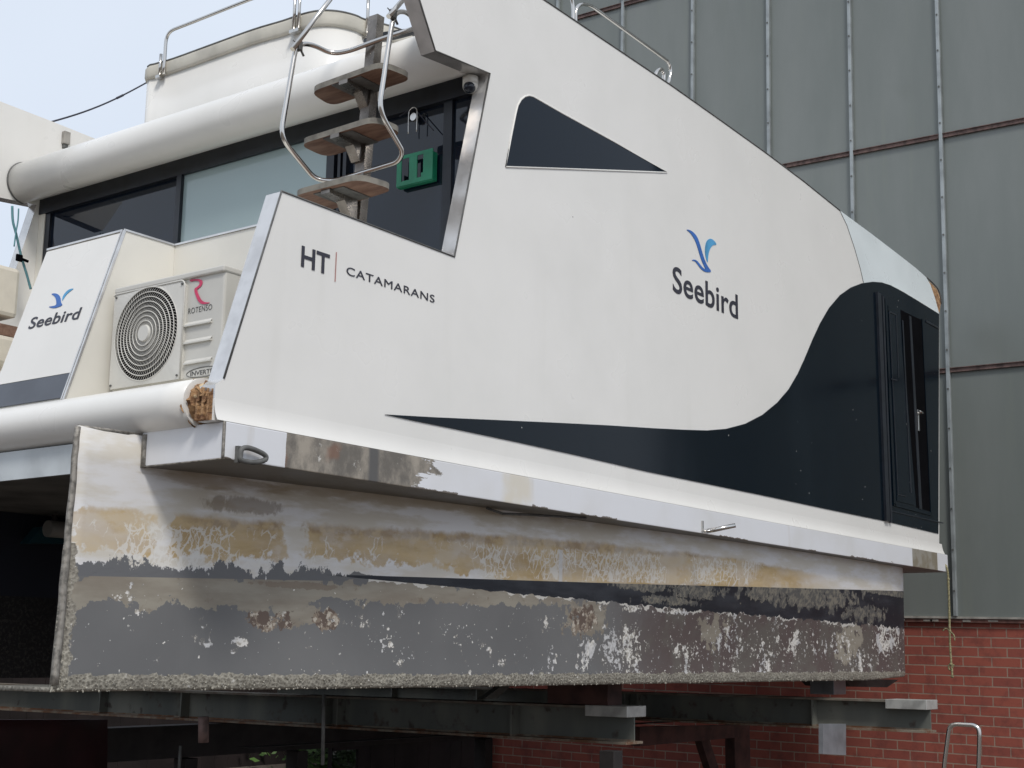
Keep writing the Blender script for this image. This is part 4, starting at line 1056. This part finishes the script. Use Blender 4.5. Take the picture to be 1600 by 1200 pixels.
bm = B(); prism(bm, [at(x, y, 1, 2.0) for x, y in ((1000, 1136), (1155, 1133), (1155, 1152), (1000, 1166))], (0, .1, 0)); top(bmo('cross_timber', bm, REDW, None), 'oxide red timber beam right of the near beam end', 'beam')
bm = B(); prism(bm, [at(x, y, 1, 2.1) for x, y in ((1096, 1158), (1108, 1154), (1128, 1215), (1114, 1215))], (0, .08, 0)); top(bmo('slanting_brace', bm, REDW, None), 'slanting brace below the oxide red timber', 'brace')
# hanging plate on beam two
bm = B(); prism(bm, [at(x, y, 1, .15) for x, y in ((1286, 1131), (1322, 1131), (1322, 1180), (1286, 1178))], (0, .04, 0)); top(bmo('hanging_plate', bm, GALV, None), 'grey galvanised plate hanging below the bow-side beam', 'plate')
# rods hanging
for pts, yv, lab in (([(318, 1120), (318, 1160)], 1.2, 'short rusty hanger bracket under the beam at left'), ([(506, 1085), (504, 1195)], 1.5, 'thin steel rod hanging below the beam left of the foliage gap'), ([(282, 1165), (279, 1215)], 3.0, 'thin rod standing at lower left under the boat')):
    bm = B(); tube(bm, [at(x, y, 1, yv) for x, y in pts], .012 if 'thin' in lab else .03, 8); top(bmo('steel_rod', bm, PURL if 'rusty' in lab else GASKET, None), lab, 'rod')
# dark wall added beyond to keep light from under the boat, with a foliage gap
YS = 6.7; gx0 = at(521, 1172, 1, YS).x; gx1 = at(561, 1172, 1, YS).x; gz = at(541, 1172, 1, YS).z
bw_ = thing('shade_wall', 'added dark board wall blocking light on the far side of the boat, with one low gap', 'wall', (4, YS, -2.56))
def boards(name, xa, xb, z0, z1):
    bm = B(); n = max(1, int((xb-xa)/.22))
    for i in range(n):
        x0 = xa+(xb-xa)*i/n; x1 = xa+(xb-xa)*(i+1)/n-.005
        box(bm, (x0, YS+random.uniform(0, .01), z0), (x1, YS+.05, z1))
    bmo(name, bm, BACKW, bw_)
boards('shade_board', gx1, 11.1, -2.56, 1.5); boards('gap_lintel', gx0, gx1, gz, 1.5)
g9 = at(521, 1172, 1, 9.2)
YS9 = YS; YS = 9.2; boards('shade_board', -6.0, g9.x, -2.56, 1.9); YS = YS9
bm = B(); prism(bm, [(gx0-.02, YS+.0, -2.56), (g9.x-.02, 9.2, -2.56), (g9.x-.02, 9.2, 1.5), (gx0-.02, YS, 1.5)], (-.05, .02, 0)); bmo('shade_board', bm, BACKW, bw_)
# maroon hull at lower left
bm = B()
YM = 4.4
rows_ = []
for i in range(9):
    t = i/8
    rows_.append([at(-160+u*40, 1124+t*150+(8 if u < 2 else 0), 1, YM+.35*(1-math.cos(t*1.2))+(u/8)**3*.3) for u in range(9)])
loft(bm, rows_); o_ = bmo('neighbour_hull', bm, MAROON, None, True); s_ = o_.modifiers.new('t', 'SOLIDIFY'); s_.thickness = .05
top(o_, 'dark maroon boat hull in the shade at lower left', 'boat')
# tubular ladder head at lower right
lad = thing('tubular_ladder', 'bare metal tubular ladder head rising in front of the brick wall', 'ladder', tuple(at(1503, 1200, 1, -1.5)))
lx = at(1500, 1165, 1, -1.5)
bm = B(); pts = [at(x, y, 0, lx.x) for x, y in ((1470, 1260), (1476, 1190), (1482, 1145), (1484, 1135), (1493, 1131.5), (1522, 1133), (1529, 1138), (1530.5, 1150), (1529, 1200), (1526, 1260))]
tube(bm, fillet(pts, .05, 5), .0155, 12); bmo('ladder_frame', bm, STEEL, lad)
bm = B(); tube(bm, [at(1473, 1225, 0, lx.x), at(1528, 1228, 0, lx.x)], .013, 10); bmo('rung', bm, STEEL, lad)
bm = B(); a_ = at(1470, 1260, 0, lx.x); b_2 = at(1526, 1260, 0, lx.x)
for q in (a_, b_2): tube(bm, [q, Vector((q.x, q.y, -2.52))], .0155, 12)
bmo('lower_rails', bm, STEEL, lad)

# tree seen through the gap
ptr = R3@at(541, 1185, 1, 8.9)
tree = thing('leafy_tree', 'bright green leafy tree glimpsed through the gap under the boat', 'tree', (ptr.x, ptr.y, -2.55), boat=False)
bm = B(); tube(bm, [(ptr.x, ptr.y, -2.6), (ptr.x+.1, ptr.y, -1.5), (ptr.x, ptr.y+.1, .3), (ptr.x+.2, ptr.y, 2.2)], [.16, .13, .10, .04], 8)
for k in range(6):
    a = k*1.05; tube(bm, [(ptr.x, ptr.y, -1.6+k*.3), (ptr.x+.8*math.cos(a), ptr.y+.8*math.sin(a), -1.1+k*.35)], [.05, .02], 6)
bmo('trunk', bm, BARK, tree)
bm = B()
for k in range(5200):
    a = random.random()*math.tau; rr = random.random()**.5*2.0; z = -2.45+random.random()*5.6
    cl = .6+.5*math.sin(a*5+z*3)
    c = Vector((ptr.x+rr*cl*math.cos(a), ptr.y+rr*cl*math.sin(a), z)); s = random.uniform(.035, .085)
    u = Vector((random.gauss(0, 1), random.gauss(0, 1), random.gauss(0, .6))).normalized(); v = u.orthogonal().normalized()
    bm.faces.new([bm.verts.new(c+u*s), bm.verts.new(c+v*s*.5), bm.verts.new(c-u*s), bm.verts.new(c-v*s*.5)])
cg = R3@at(541, 1186, 1, 7.35)
for k in range(2600):
    c = Vector((cg.x+random.gauss(0, .35), cg.y+random.gauss(.15, .16), max(-2.54, cg.z+random.gauss(0, .2)))); s = random.uniform(.02, .05)
    u = Vector((random.gauss(0, 1), random.gauss(0, 1), random.gauss(0, .6))).normalized(); v = u.orthogonal().normalized()
    bm.faces.new([bm.verts.new(c+u*s), bm.verts.new(c+v*s*.5), bm.verts.new(c-u*s), bm.verts.new(c-v*s*.5)])
me = bpy.data.meshes.new('crown'); bm.to_mesh(me); bm.free(); link('crown', me, LEAF, tree)

# ------------------------------------------------------------------ lean everything on the trolley one degree
bpy.context.view_layer.update()
for o in ROOTS_BOAT:
    o.matrix_world = T @ o.matrix_world
